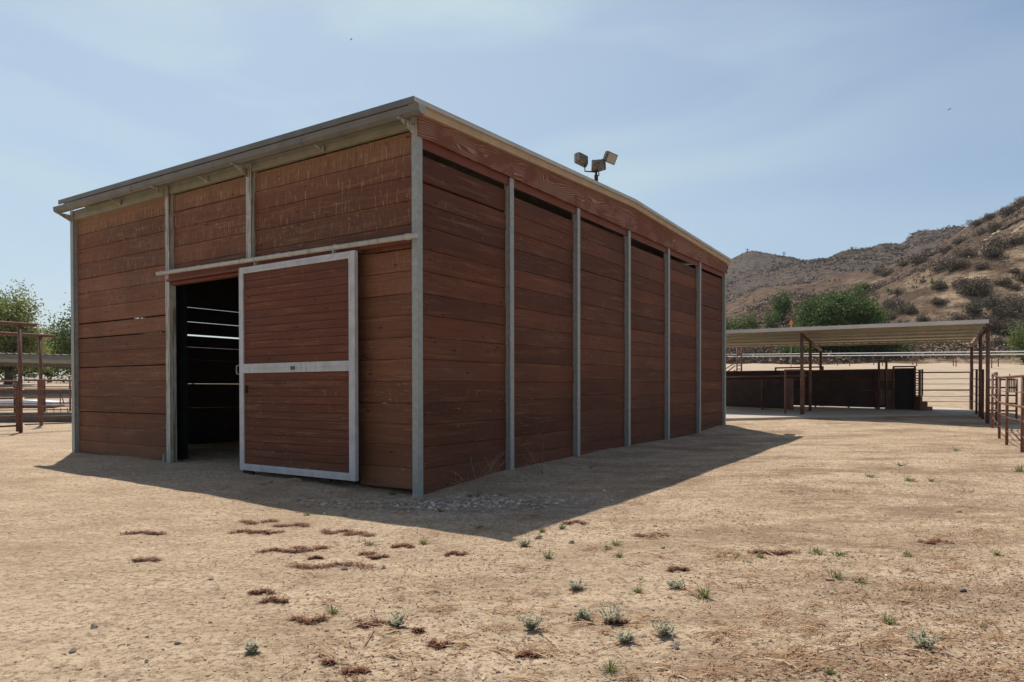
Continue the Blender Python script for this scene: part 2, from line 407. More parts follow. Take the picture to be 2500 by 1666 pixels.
def m_ground():
    M = MT('dry_dirt', .95, 0, .15); x, y, z = M.sep()
    big = M.noise(.22, None, 5, .6); med = M.noise(1.1, M.map((1, 1.6, 1)), 6, .62); fine = M.noise(26, None, 5, .7); mic = M.noise(110, None, 3, .7)
    c = M.mix(M.ramp(med, .36, .64), (.45, .330, .222), (.64, .50, .355))
    c = M.mix(M.ramp(big, .42, .62, (0,)*3, (.5,)*3), c, (.66, .53, .385))
    rt = M.math('MULTIPLY', M.ramp(M.noise(.55, M.map((1, 2.2, 1), (4, 9, 0)), 6, .7), .47, .60, (.0,)*3, (.85,)*3), M.ramp(M.math('ADD', M.math('MULTIPLY', x, .11), .5), .3, .85, (.25,)*3, (1,)*3))
    c = M.mix(rt, c, (.285, .195, .125))
    mf = M.noise(9, M.map((1, 1.5, 1)), 6, .72)
    c = M.mix(M.ramp(mf, .36, .52, (.58,)*3, (0,)*3), c, (.30, .215, .145))
    c = M.mix(M.ramp(mf, .54, .68, (0,)*3, (.45,)*3), c, (.66, .53, .39))
    c = M.mix(M.ramp(fine, .38, .5, (.85,)*3, (0,)*3), c, (.22, .155, .10))
    c = M.mix(M.ramp(mic, .6, .7, (0,)*3, (.4,)*3), c, (.72, .6, .47))
    # dark organic crumbs
    vo = M.vor(34, None); vm = M.noise(2.2, None, 4, .6)
    c = M.mix(M.math('MULTIPLY', M.ramp(vo, .14, .2, (1,)*3, (0,)*3), M.ramp(vm, .42, .58)), c, (.095, .065, .045))
    vo2 = M.vor(13, M.map((1, 1, 1), (3.3, 1.2, 0)))
    c = M.mix(M.math('MULTIPLY', M.ramp(vo2, .07, .1, (1,)*3, (0,)*3), M.ramp(vm, .5, .6)), c, (.10, .07, .05))
    # grey gravel round the barn corner
    dx = M.math('ADD', x, .3); dy = M.math('SUBTRACT', y, 8.2)
    dd = M.math('SQRT', M.math('ADD', M.math('MULTIPLY', dx, dx), M.math('MULTIPLY', M.math('MULTIPLY', dy, dy), 3.0)))
    gm = M.ramp(M.math('ADD', M.math('MULTIPLY', dd, .33), M.math('MULTIPLY', M.noise(1.6, None, 5), .8)), .62, .95, (.55,)*3, (0,)*3)
    c = M.mix(gm, c, M.mix(M.ramp(mf, .4, .6), (.17, .145, .115), (.40, .36, .31)))
    # arena sand far off
    c = M.mix(M.ramp(M.math('MULTIPLY', y, .01), .27, .36, (0,)*3, (.75,)*3), c, M.mix(med, (.42, .335, .25), (.56, .46, .36)))
    c = M.mix(1.0, c, (1.0, .962, .91), 'MULTIPLY')
    b = M.bump(med, .35, .05); b = M.bump(M.noise(4, M.map((1, 1.3, 1)), 5, .65), .8, .07, b); b = M.bump(mf, 1.0, .035, b); b = M.bump(fine, .9, .02, b); b = M.bump(mic, .5, .005, b); b = M.bump(vo, .3, .01, b)
    return M.done(c, b)
def m_hill():
    M = MT('dry_hillside', .95, 0, .1); x, y, z = M.sep()
    a = M.noise(.045, None, 6, .62); b_ = M.noise(.35, None, 6, .7); f = M.noise(2.2, None, 4, .7)
    c = M.mix(M.ramp(a, .4, .62), (.135, .08, .048), (.225, .145, .09))
    c = M.mix(M.ramp(b_, .44, .60, (.85,)*3, (0,)*3), c, (.085, .058, .042))
    c = M.mix(M.ramp(f, .35, .6, (.6,)*3, (0,)*3), c, (.09, .06, .042))
    pale = M.noise(.09, M.map((1, 1, 1), (31, 7, 3)), 6, .7)
    c = M.mix(M.ramp(pale, .58, .68, (0,)*3, (.6,)*3), c, (.33, .24, .155))
    # bare rocky cutting on the near slope
    px_ = M.math('DIVIDE', x, y)
    m1 = M.math('MULTIPLY', M.ramp(px_, .52, .60), M.ramp(M.math('MULTIPLY', y, .005), .62, .70, (1,)*3, (0,)*3))
    rk = M.noise(.9, M.map((.6, .6, 2.2), (0, 0, 0), (0, .5, 0)), 6, .75)
    c = M.mix(M.math('MULTIPLY', m1, M.ramp(M.noise(.12, None, 5, .7), .40, .54)), c, M.mix(M.ramp(rk, .36, .66), (.11, .07, .043), (.50, .37, .235)))
    # far ridges: bluish sage scrub cover
    far = M.ramp(M.math('MULTIPLY', y, .001), .235, .27, (0,)*3, (.8,)*3)
    c = M.mix(far, c, M.mix(M.ramp(b_, .4, .6), (.036, .036, .032), (.135, .095, .070)))
    bm = M.bump(b_, .8, 1.2); bm = M.bump(f, .8, .35, bm)
    return M.done(c, bm)

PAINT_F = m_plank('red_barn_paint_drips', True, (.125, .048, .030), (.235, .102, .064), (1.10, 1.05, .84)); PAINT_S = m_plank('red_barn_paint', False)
PAINT_D = m_plank('red_door_paint', False, (.115, .042, .025), (.155, .062, .038), (1.05, .86, .68))
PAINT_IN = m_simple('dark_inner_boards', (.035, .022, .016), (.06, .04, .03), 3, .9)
PLY = m_ply()
REDBEAM = m_simple('red_primer_beam', (.15, .042, .024), (.20, .062, .036), 3, .6)
GALV = m_simple('galvanized_steel', (.28, .295, .27), (.40, .41, .375), 14, .5, .15, .15, streak=((.20, .22, .20), .62))
GALVS = m_simple('stained_galvanized_steel', (.38, .38, .33), (.52, .51, .45), 9, .55, .05, .2, streak=((.23, .16, .09), .50))
WHITE = m_simple('chalky_white_metal', (.43, .43, .42), (.58, .58, .57), 5, .5, 0, .08, streak=((.25, .25, .26), .60))
GUT = m_simple('grey_tan_gutter', (.14, .135, .115), (.20, .19, .165), 3, .5, 0, .05)
SOFF = m_simple('cream_steel_sheet', (.25, .245, .185), (.33, .32, .245), 4, .5, 0, .05, streak=((.30, .25, .17), .66))
TRIM = m_simple('tan_roof_trim', (.42, .31, .20), (.52, .39, .26), 5, .55, 0, .05)
ROOFT = m_simple('weathered_roof_sheet', (.42, .41, .36), (.55, .54, .49), 3, .45, .1, .05)
PIPE = m_simple('dusty_track_pipe', (.42, .40, .34), (.56, .53, .46), 9, .6, 0, .2, streak=((.24, .17, .11), .60))
RUST = m_rust('rust_red_pipe'); RUSTD = m_rust('dark_rust_pipe', (.07, .028, .022), (.12, .05, .038))
PANEL = m_simple('dark_steel_panel', (.040, .027, .021), (.075, .045, .034), 2.5, .75, 0, .15)
BLACK = m_simple('black_metal', (.022, .02, .018), (.035, .032, .028), 8, .95, 0, .2)
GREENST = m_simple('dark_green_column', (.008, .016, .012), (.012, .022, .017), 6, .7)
CONC = m_simple('dusty_concrete', (.40, .34, .27), (.52, .45, .36), 2.5, .9, 0, .2)
SHROOF = m_simple('shelter_roof_sheet', (.30, .27, .19), (.44, .39, .29), 1.5, .5, 0, .04)
GROUND = m_ground(); HILL = m_hill()
ROCK = m_simple('dusty_rock', (.22, .16, .11), (.42, .33, .25), 12, .9, 0, .5)
ROCKD = m_simple('dark_rock', (.09, .08, .075), (.16, .14, .125), 12, .9, 0, .5)
BARK = m_simple('grey_brown_bark', (.09, .065, .05), (.17, .13, .10), 10, .9, 0, .6)
TWIG = m_simple('dead_twig', (.22, .14, .09), (.36, .25, .16), 20, .9)
LEAF1 = m_leaf('cottonwood_leaf', (.13, .155, .045), (.34, .36, .13), .5)
LEAF2 = m_leaf('dense_dark_leaf', (.045, .08, .02), (.13, .19, .05), .35)
LEAF3 = m_leaf('yellow_green_leaf', (.08, .12, .03), (.17, .21, .06), .3)
SAGE = m_leaf('silvery_weed_leaf', (.31, .30, .20), (.55, .53, .38), .35)
GRN = m_leaf('green_weed_leaf', (.09, .12, .03), (.21, .24, .07), .45)
MATL = m_leaf('dried_red_brown_leaf', (.10, .036, .016), (.33, .14, .065), .25)
STRAW = m_leaf('dry_straw', (.19, .085, .038), (.50, .33, .18), .05)
SCRUB = m_leaf('grey_brown_scrub', (.070, .050, .037), (.20, .145, .10), .1)
SCRUBG = m_leaf('olive_scrub', (.065, .055, .036), (.17, .135, .085), .15)
PEB = MT('pebbles', .9); PEB = PEB.done(PEB.mix(PEB.attr(), (.30, .22, .155), (.70, .57, .44)))

# ------------------------------------------------------------------ ground sheet and hills
def axis(segs):
    out = []
    for a, b, st in segs: out += list(np.arange(a, b - 1e-6, st))
    return np.array(out + [segs[-1][1]])
def grid_obj(name, X, Y, Z, mat):
    ny, nx = X.shape
    v = np.stack([X, Y, Z], -1).reshape(-1, 3)
    i = np.arange(ny * nx).reshape(ny, nx)
    f = np.stack([i[:-1, :-1], i[:-1, 1:], i[1:, 1:], i[1:, :-1]], -1).reshape(-1, 4)
    me = bpy.data.meshes.new(name); me.vertices.add(len(v)); me.vertices.foreach_set('co', v.ravel())
    me.loops.add(f.size); me.loops.foreach_set('vertex_index', f.ravel().astype(np.int32))
    me.polygons.add(len(f)); me.polygons.foreach_set('loop_start', np.arange(0, f.size, 4, dtype=np.int32))
    me.polygons.foreach_set('loop_total', np.full(len(f), 4, dtype=np.int32))
    me.polygons.foreach_set('use_smooth', np.ones(len(f), bool))
    me.update(calc_edges=True); me.validate(); me.materials.append(mat)
    o = bpy.data.objects.new(name, me); COL.objects.link(o); return o
xs = axis([(-900, -100, 40), (-100, -30, 5), (-30, -8, .5), (-8, 11, .06), (11, 30, .35), (30, 120, 4), (120, 1200, 60)])
ys = axis([(-60, -5, 5), (-5, 2.4, .4), (2.4, 13, .05), (13, 24, .15), (24, 70, .6), (70, 200, 8), (200, 1400, 100)])
Xg, Yg = np.meshgrid(xs, ys); g = grid_obj('ground', Xg, Yg, H(Xg, Yg), GROUND); tag(g, kind='structure')
pxs = np.linspace(1300, 3500, 620); yd = np.concatenate([np.geomspace(62, 260, 260), np.geomspace(262, 620, 190), np.array([700, 800, 900])])
PX, YD = np.meshgrid((pxs - 1250) / F, yd); XX = PX * YD
g = grid_obj('hills', XX, YD, hill(XX, YD), HILL); tag(g, kind='structure')

# ================================================================== BARN
LW, RW = 8.985, 13.036            # eave wall length, gable wall length
barn = thing('barn', 'large weathered red-brown board barn with galvanized posts, low gable roof and one sliding door', 'barn', (CX, CY, 0), TH)
IN = .085                          # boards sit this far behind the post faces
TB = .045                          # board thickness
def boards(mb, along, a0, a1, base, face, inner, lines, z0, gaps=None, r_off=0, jit=.006):
    """stack of boards between heights in `lines` (descending); along 'x' or 'y'; face = outer plane coordinate, inner = plane behind"""
    sgn = 1 if inner > face else -1
    L_ = lines + [z0]
    for k in range(len(L_) - 1):
        zt, zb = L_[k], L_[k + 1]
        g = (gaps or {}).get(k, 0.0)
        ch = .008; j = random.uniform(-jit, jit); dz0 = random.uniform(-.0, .0)
        f0 = face + j; f1 = inner
        top = zt - g; bot = zb
        if top - bot < .02: continue
        fb, ft = bot + .006, top - .003; d1 = sgn * .018
        prof = [(f1, top), (f0 + d1, top), (f0 + d1, ft), (f0 + sgn * .004, ft), (f0, ft - .005), (f0, fb + .003), (f0 + sgn * .003, fb), (f0 + d1, fb), (f0 + d1, bot), (f1, bot)]
        r = random.random()
        mb.prism(prof, 0 if along == 'x' else 1, a0, a1, r)
        nf = len(mb.r); mb.r[nf - 12 + 3] = r + 2; mb.r[nf - 12 + 2] = r + 2
    return mb
def part(mb, name, mat, par=barn): return mb.build(name, mat, par)

# --- eave wall facing the camera on the left (plane x = IN, runs along y)
zt0 = 4.76
std = [zt0 - .29 * k for k in range(0, 17)]
# bay beside the corner post, below and above the track
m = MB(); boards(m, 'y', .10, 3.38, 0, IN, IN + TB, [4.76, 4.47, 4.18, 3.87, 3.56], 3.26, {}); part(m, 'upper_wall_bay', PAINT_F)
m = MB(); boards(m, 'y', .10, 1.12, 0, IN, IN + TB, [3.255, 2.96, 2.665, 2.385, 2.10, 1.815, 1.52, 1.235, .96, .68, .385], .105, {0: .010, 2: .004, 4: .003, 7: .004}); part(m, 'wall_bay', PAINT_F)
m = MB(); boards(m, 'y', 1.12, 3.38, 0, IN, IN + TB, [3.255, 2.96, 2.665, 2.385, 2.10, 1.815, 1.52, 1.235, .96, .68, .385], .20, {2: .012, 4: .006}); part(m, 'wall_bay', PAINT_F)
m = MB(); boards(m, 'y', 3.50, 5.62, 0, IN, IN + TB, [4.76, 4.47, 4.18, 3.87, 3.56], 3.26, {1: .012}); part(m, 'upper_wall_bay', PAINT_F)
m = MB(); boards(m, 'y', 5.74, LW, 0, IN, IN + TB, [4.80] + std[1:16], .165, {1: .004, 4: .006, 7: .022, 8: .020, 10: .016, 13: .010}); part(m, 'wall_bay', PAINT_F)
# --- gable wall on the right (plane y = IN, runs along x)
bays = [(.10, 2.12, [4.462, 4.133, 3.837, 3.547, 3.25, 2.96, 2.67, 2.39, 2.10, 1.81, 1.52, 1.235, .95, .66, .37], .03, {1: .028}),
        (2.23, 4.27, [4.41, 4.13, 3.864, 3.60, 3.295, 3.01, 2.69, 2.40, 2.118, 1.833, 1.53, 1.25, .96, .68, .39], .08, {}),
        (4.38, 6.45, [4.487, 4.17, 3.90, 3.59, 3.28, 2.975, 2.69, 2.437, 2.15, 1.865, 1.594, 1.306, 1.02, .73, .43], 0.10, {3: .006}),
        (6.56, 8.63, [4.40, 4.10, 3.817, 3.534, 3.27, 2.968, 2.665, 2.40, 2.118, 1.835, 1.55, 1.289, .985, .68, .38], .12, {5: .004}),
        (8.75, 10.80, [4.465, 4.237, 3.944, 3.611, 3.283, 3.013, 2.72, 2.435, 2.13, 1.86, 1.615, 1.32, 1.05, .755, .45], .14, {}),
        (10.92, 12.93, [4.485, 4.20, 3.927, 3.60, 3.30, 3.0, 2.756, 2.483, 2.21, 1.937, 1.61, 1.39, 1.062, .76, .46], .14, {3: .006})]
for (a, b, ln, zb, gp_) in bays:
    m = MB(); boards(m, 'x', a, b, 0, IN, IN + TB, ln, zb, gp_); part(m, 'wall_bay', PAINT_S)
# --- far walls (seen only from inside through the door and the gaps)
el = [3.28 + .285 * k for k in range(5, -12, -1)]
ee = [x for x in [4.985, 4.375, 4.09, 3.80, 3.515, 3.28, 2.955, 2.665, 2.38, 2.09, 1.83, 1.55, 1.28, 1.0, .72, .45]]
for (a, b, gp_) in ((.10, 2.12, {5: .014, 6: .030, 7: .055, 11: .005}), (2.23, 4.27, {5: .008, 6: .010, 7: .034, 8: .003, 11: .005}), (4.38, 6.45, {6: .004, 7: .006}), (6.56, 8.63, {}), (8.75, 10.80, {}), (10.92, 12.93, {})):
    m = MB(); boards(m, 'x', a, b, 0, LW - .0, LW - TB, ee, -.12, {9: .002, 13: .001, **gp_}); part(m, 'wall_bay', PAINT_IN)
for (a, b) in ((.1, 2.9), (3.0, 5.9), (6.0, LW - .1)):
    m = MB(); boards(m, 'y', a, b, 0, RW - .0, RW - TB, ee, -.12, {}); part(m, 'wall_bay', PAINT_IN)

# --- galvanized posts
def cpost(x0, x1, y0, y1, z0, z1, mat=GALV, open_dir=None):
    """hollow channel section: two flanges and a recessed web"""
    m = MB()
    if open_dir == 'x':      # web parallel to x, grooves face +-y faces
        m.box(x0, x1, y0, y0 + .014, z0, z1); m.box(x0, x1, y1 - .014, y1, z0, z1)
        m.box(x0 + .022, x1 - .022, y0 + .014, y1 - .014, z0, z1 - .002)
    elif open_dir == 'y':
        m.box(x0, x0 + .014, y0, y1, z0, z1); m.box(x1 - .014, x1, y0, y1, z0, z1)
        m.box(x0 + .014, x1 - .014, y0 + .022, y1 - .022, z0, z1 - .002)
    else:
        c = .008
        m.prism([(x0 + c, y0), (x1 - c, y0), (x1, y0 + c), (x1, y1 - c), (x1 - c, y1), (x0 + c, y1), (x0, y1 - c), (x0, y0 + c)], 2, z0, z1)
    return m
cpost(0, .105, 0, .105, -.08, 4.643).build('corner_post', GALV, barn)
cpost(.002, .07, .004, .10, 4.643, 4.98).build('post_extension', GALVS, barn)
for uu in (2.175, 4.325, 6.505, 8.69, 10.86):
    m = MB(); m.box(uu - .052, uu + .052, .0, .016, -.02, 4.64); m.box(uu - .040, uu + .040, .016, .034, -.02, 4.638)
    m.box(uu - .052, uu + .052, .034, .11, -.02, 4.639); m.build('post', GALV, barn)
cpost(12.93, 13.036, 0, .105, .0, 4.64).build('corner_post', GALV, barn)
m = MB(); m.box(0, .014, 5.62, 5.74, .05, 4.90); m.box(.014, .034, 5.632, 5.728, .05, 4.89); m.box(.034, .12, 5.62, 5.74, .05, 4.895); m.build('post', GALVS, barn)
m = MB(); m.box(0, .014, 3.38, 3.50, 3.33, 4.90); m.box(.014, .034, 3.392, 3.488, 3.33, 4.89); m.box(.034, .12, 3.38, 3.50, 3.20, 4.895); m.build('post', GALVS, barn)
m = MB(); m.box(0, .014, LW, LW + .11, .0, 4.96); m.box(.014, .034, LW + .01, LW + .10, .0, 4.95); m.box(.034, .12, LW, LW + .11, .0, 4.955); m.build('corner_post', GALV, barn)
m = MB(); m.box(-.03, .0, 5.78, 5.81, .12, .30); m.build('stop_bracket', GALV, barn)
# --- eave purlin, header beams
m = MB(); m.prism([(.02, 4.775), (.085, 4.775), (.085, 4.945), (-.0, 4.945), (-.0, 4.93), (.02, 4.93)], 1, .105, LW)
m.box(.012, .02, .105, LW, 4.86, 4.868); m.build('eave_purlin', SOFF, barn)
m = MB(); m.box(.03, .125, 1.12, 5.62, 3.21, 3.255); m.build('door_header', REDBEAM, barn)
m = MB()
m.prism([(.03, 4.525), (.052, 4.525), (.052, 4.72), (.03, 4.72)], 0, .11, 12.93)
m.build('gable_beam', REDBEAM, barn)
# --- plywood fascia following the roof pitch
RZ0 = 5.018; SL = .0331; MID = RW / 2
def rz(u): return RZ0 + SL * min(u, RW - u)
js = [-.005, 2.2, 4.515, 6.69, 8.87, 10.95, RW + .02]
for a, b in zip(js[:-1], js[1:]):
    m = MB(); a2 = a + .0025; b2 = b - .0025; r = random.random()
    ks = [a2] + ([MID] if a2 < MID < b2 else []) + [b2]
    poly = [(k, 4.643) for k in (a2, b2)] + [(k, rz(k) - .05) for k in ks[::-1]]
    m.prism(poly, 1, -.022 + random.uniform(-.002, .002), -.003, r); m.build('fascia_board', PLY, barn)
# --- roof: corrugated sheets, two slopes
E0, OG = .20, .115
def corr(mb, axis_n, a0, a1, fn, period=.2, h=.022, th=.004):
    pass
ysr = []
y = -OG
while y < LW + OG:
    ysr += [(y, 0), (y + .11, 0), (y + .135, .024), (y + .165, .024), (y + .19, 0)]; y += .2
ysr.append((LW + OG, 0)); ysr = [q for q in ysr if q[0] <= LW + OG]
for (u0, u1, nm) in ((-E0, MID, 'roof'), (MID, RW + E0, 'roof')):
    m = MB(); n = len(ysr)
    for (yy, hh) in ysr:
        for uq in (u0, u1):
            zz = RZ0 + SL * (uq if uq <= MID else RW - uq) + .009 * max(yy, 0)
            m.v.append((uq, yy, zz + hh)); m.v.append((uq, yy, zz + hh - .012))
    for i in range(n - 1):
        b = i * 4; c = b + 4
        m.face((b, b + 2, c + 2, c)); m.face((b + 1, c + 1, c + 3, b + 3)); m.face((b, c, c + 1, b + 1)); m.face((b + 2, b + 3, c + 3, c + 2))
    rf = m.build(nm, SOFF, barn)
    # rake trim (tan) under the sheet edge and dark metal edge over it
    t = MB()
    for (ya, yb, za, zb) in ((-.075, -.022, -.112, -.014),):
        poly = [(u0, RZ0 + SL * (u0 if u0 <= MID else RW - u0) + za), (u1, RZ0 + SL * (u1 if u1 <= MID else RW - u1) + za),
                (u1, RZ0 + SL * (u1 if u1 <= MID else RW - u1) + zb), (u0, RZ0 + SL * (u0 if u0 <= MID else RW - u0) + zb)]
        t.prism(poly, 1, ya, yb)
    t.build('roof_trim', TRIM, rf)
    t = MB()
    for (ya, yb, za, zb) in ((-.128, -.076, -.022, .032), (-.128, -.06, .027, .034)):
        poly = [(u0 - .001, RZ0 + SL * (u0 if u0 <= MID else RW - u0) + za), (u1, RZ0 + SL * (u1 if u1 <= MID else RW - u1) + za),
                (u1, RZ0 + SL * (u1 if u1 <= MID else RW - u1) + zb), (u0 - .001, RZ0 + SL * (u0 if u0 <= MID else RW - u0) + zb)]
        t.prism(poly, 1, ya, yb)
    t.build('roof_edge', ROOFT, rf)
zz = RZ0 - SL * E0
m = MB(); m.box(-E0 - .012, -E0 - .003, -.125, LW + OG, zz - .048, zz + .03); m.box(-E0 - .012, -E0 + .05, -.125, LW + OG, zz + .0305, zz + .036)
m.v = [(a_, b_, c_ + .009 * max(b_, 0)) for a_, b_, c_ in m.v]; m.build('eave_flashing', GUT, barn)
# --- gutter: shaped trough with seams and brackets
gz = 4.81
def gsl(m):
    m.v = [(a_, b_, c_ + .0085 * b_) for a_, b_, c_ in m.v]; return m
def gprof(o=0): return [(-.155 + 0 * o, gz + .105), (-.155, gz + .0), (-.21 - o, gz - .004 - o), (-.262 - o, gz + .03), (-.262 - o, gz + .085), (-.275 - o, gz + .105), (-.255, gz + .105), (-.25, gz + .085), (-.25, gz + .035), (-.205, gz + .012), (-.165, gz + .012), (-.165, gz + .105)]
gut = gsl(MB().prism(gprof(), 1, -.26, LW + .20)).build('gutter', GUT, barn)
for y0 in (1.9, 3.95, 6.35):
    gsl(MB().prism([(-.18, gz - .006), (-.212, gz - .010), (-.269, gz + .025), (-.269, gz + .088), (-.262, gz + .088), (-.262, gz + .03), (-.21, gz - .003), (-.18, gz)], 1, y0, y0 + .018)).build('gutter_seam', GUT, gut)
endp = [(-.155, gz + .105), (-.155, gz), (-.21, gz - .004), (-.264, gz + .03), (-.264, gz + .085), (-.277, gz + .105)]
gsl(MB().prism(endp, 1, -.265, -.258)).build('gutter_end', GALV, gut); gsl(MB().prism(endp, 1, LW + .198, LW + .204)).build('gutter_end', GALV, gut)
MB().tube([(-.19, -.1, gz - .10), (-.19, -.1, gz + .01)], .028, 10).build('downpipe_stub', GUT, gut)
for yb in (.05, 3.44, 5.68, LW + .05):
    m = MB(); m.prism([(-.26, gz - .035), (-.26, gz - .025), (-.02, gz - .03), (-.0, gz - .015), (-.0, gz - .16), (-.02, gz - .15)], 1, yb - .004, yb + .004)
    m.box(-.30, -.0, yb - .022, yb + .022, gz - .023, gz - .015); gsl(m).build('gutter_bracket', GALVS, gut)
for yb in (1.75, 4.5, 7.2):
    m = MB(); m.prism([(-.17, gz + .0), (-.15, gz - .012), (-.01, gz - .05), (.018, gz - .06), (.018, gz - .03)], 1, yb - .012, yb + .012)
    m.box(-.03, .018, yb - .03, yb + .03, gz - .06, gz + .01); gsl(m).build('gutter_bracket', GALVS, gut)
# --- door track
m = MB(); m.tube([(-.12, -.09, 3.345), (-.12, 5.77, 3.40)], .034, 14); tr = m.build('door_track', PIPE, barn)
for (ya, yb, rr) in ((.02, .09, .041), (2.32, 2.35, .038), (3.9, 3.92, .038)): MB().tube([(-.12, ya, 3.346 + ya * .0094), (-.12, yb, 3.346 + yb * .0094)], rr, 12).build('track_collar', PIPE, tr)
for yb in (.06, 1.4, 2.6, 3.44, 4.6, 5.68):
    z_ = 3.345 + .055 * (yb + .09) / 5.86
    m = MB(); m.box(-.12, .03, yb - .02, yb + .02, z_ + .034, z_ + .044); m.build('track_bracket', PIPE, tr)
m = MB(); m.box(-.055, .028, 1.0, 5.62, 3.262, 3.30); m.box(-.012, .028, .106, 5.62, 3.3, 3.42); m.build('track_board', REDBEAM, barn)
# --- sliding door
door = MB()
DY0, DY1, DZ0, DZ1 = .985, 3.485, .185, 3.275; DX0, DX1 = -.145, -.085
fr = MB(); sw = .11
fr.box(DX0, DX1, DY1 - .10, DY1, DZ0, DZ1); fr.box(DX0, DX1, DY0, DY0 + .115, DZ0, DZ1)
fr.box(DX0 + .002, DX1, DY0 + .115, DY1 - .10, DZ1 - .095, DZ1 - .001); fr.box(DX0 + .002, DX1, DY0 + .115, DY1 - .10, DZ0 + .001, DZ0 + .10)
fr.box(DX0 + .003, DX1, DY0 + .115, DY1 - .10, 1.665, 1.805)
for (ya, yb, za, zb) in ((DY0 + .116, DY1 - .101, DZ1 - .050, DZ1 - .044), (DY0 + .116, DY1 - .101, 1.732, 1.738), (DY0 + .116, DY1 - .101, DZ0 + .048, DZ0 + .054)):
    fr.box(DX0 - .003, DX0 + .001, ya, yb, za, zb)
sd = fr.build('sliding_door', WHITE, barn)
def dlines(za, zb, n): return [za - (za - zb) * k / n for k in range(n)]
for nm, (za, zb, n) in (('upper_panel', (3.18, 1.805, 12)), ('lower_panel', (1.665, .285, 12))):
    m = MB(); ln = dlines(za, zb, n)
    for k, zt in enumerate(ln):
        b_ = zb if k == n - 1 else ln[k + 1]
        f0 = DX0 + .022; ch = .009; r = random.random() * .55
        m.prism([(f0 + ch, zt), (f0, zt - ch * .6), (f0, b_ + ch * .5), (f0 + ch, b_), (f0 + .03, b_), (f0 + .03, zt)], 1, DY0 + .115, DY1 - .10, r)
    m.build(nm, PAINT_D, sd)
m = MB(); m.tube([(DX0 + .01, DY1, 1.79), (DX0 - .01, DY1 + .05, 1.78), (DX0 - .01, DY1 + .055, 1.72), (DX0 - .01, DY1 + .05, 1.66), (DX0 + .01, DY1, 1.65)], .009, 8)
m.build('handle', GALV, sd)
m = MB(); m.box(DX0 + .006, DX0 + .021, 3.31, 3.34, 1.36, 1.475); m.bar((DX0, 3.327, 1.47), (DX0 - .004, 3.322, 1.37), .012, .012); m.build('latch', BLACK, sd)
m = MB(); m.box(DX0 - .006, DX0 + .003, 2.20, 2.29, 1.70, 1.75); m.build('name_plate', ROCKD, sd)
MB().box(-.13, -.09, 3.2, 3.42, .12, .184).build('door_guide', BLACK, sd); MB().box(-.13, -.09, 1.5, 1.7, .13, .184).build('door_guide', BLACK, sd)
MB().bar((-.12, 1.4, 3.27), (-.12, 1.4, 3.36), .06, .02).build('door_hanger', GALV, sd); MB().bar((-.12, 3.1, 3.27), (-.12, 3.1, 3.37), .06, .02).build('door_hanger', GALV, sd)
# inner column seen in the doorway, roof beams inside
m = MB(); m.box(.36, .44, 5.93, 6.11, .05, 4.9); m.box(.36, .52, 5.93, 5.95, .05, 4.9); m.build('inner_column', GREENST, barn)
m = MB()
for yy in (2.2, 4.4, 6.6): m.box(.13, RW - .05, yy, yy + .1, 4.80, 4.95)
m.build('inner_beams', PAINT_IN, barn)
# small lamp at the far eave corner of the gable
m = MB(); m.box(13.22, 13.55, .10, .32, 4.86, 4.95); m.box(13.0, 13.24, .17, .21, 4.88, 4.91); m.build('eave_lamp', BLACK, barn)

# ================================================================== FLOODLIGHT POLE behind the barn
fy = 25.0
pb = at(1456, 440, fy); pz = hz(pb.x, fy)
fl = thing('floodlight_pole', 'dark steel pole carrying three weathered floodlights, rising behind the barn roof', 'floodlight', (pb.x, fy, pz))
k_ = fy / F
def fp(px, py, dy=0): q = at(px, py, fy); return Vector((q.x - pb.x, dy, q.z - pz))
m = MB(); m.tube([(0, 0, 0), fp(1455.5, 428)], .07, 12); m.tube([fp(1455.5, 428), fp(1455, 416)], .045, 10); m.tube([fp(1462, 430), fp(1462, 421)], .02, 8); m.build('pole', RUSTD, fl)
m = MB(); m.tube([fp(1455, 420.5), fp(1428, 418.5), fp(1428, 402)], .026, 8); m.tube([fp(1455, 420.5), fp(1478, 413.5), fp(1477, 396)], .026, 8); m.tube([fp(1456, 424), fp(1457, 417, -.1), fp(1459, 412, -.1)], .024, 8)
m.build('arm', BLACK, fl)
LHOUS = m_simple('peeling_lamp_housing', (.03, .026, .022), (.26, .225, .19), 17, .8, 0, .3)
LENS = m_simple('dusty_lamp_glass', (.30, .26, .20), (.42, .37, .30), 5, .25)
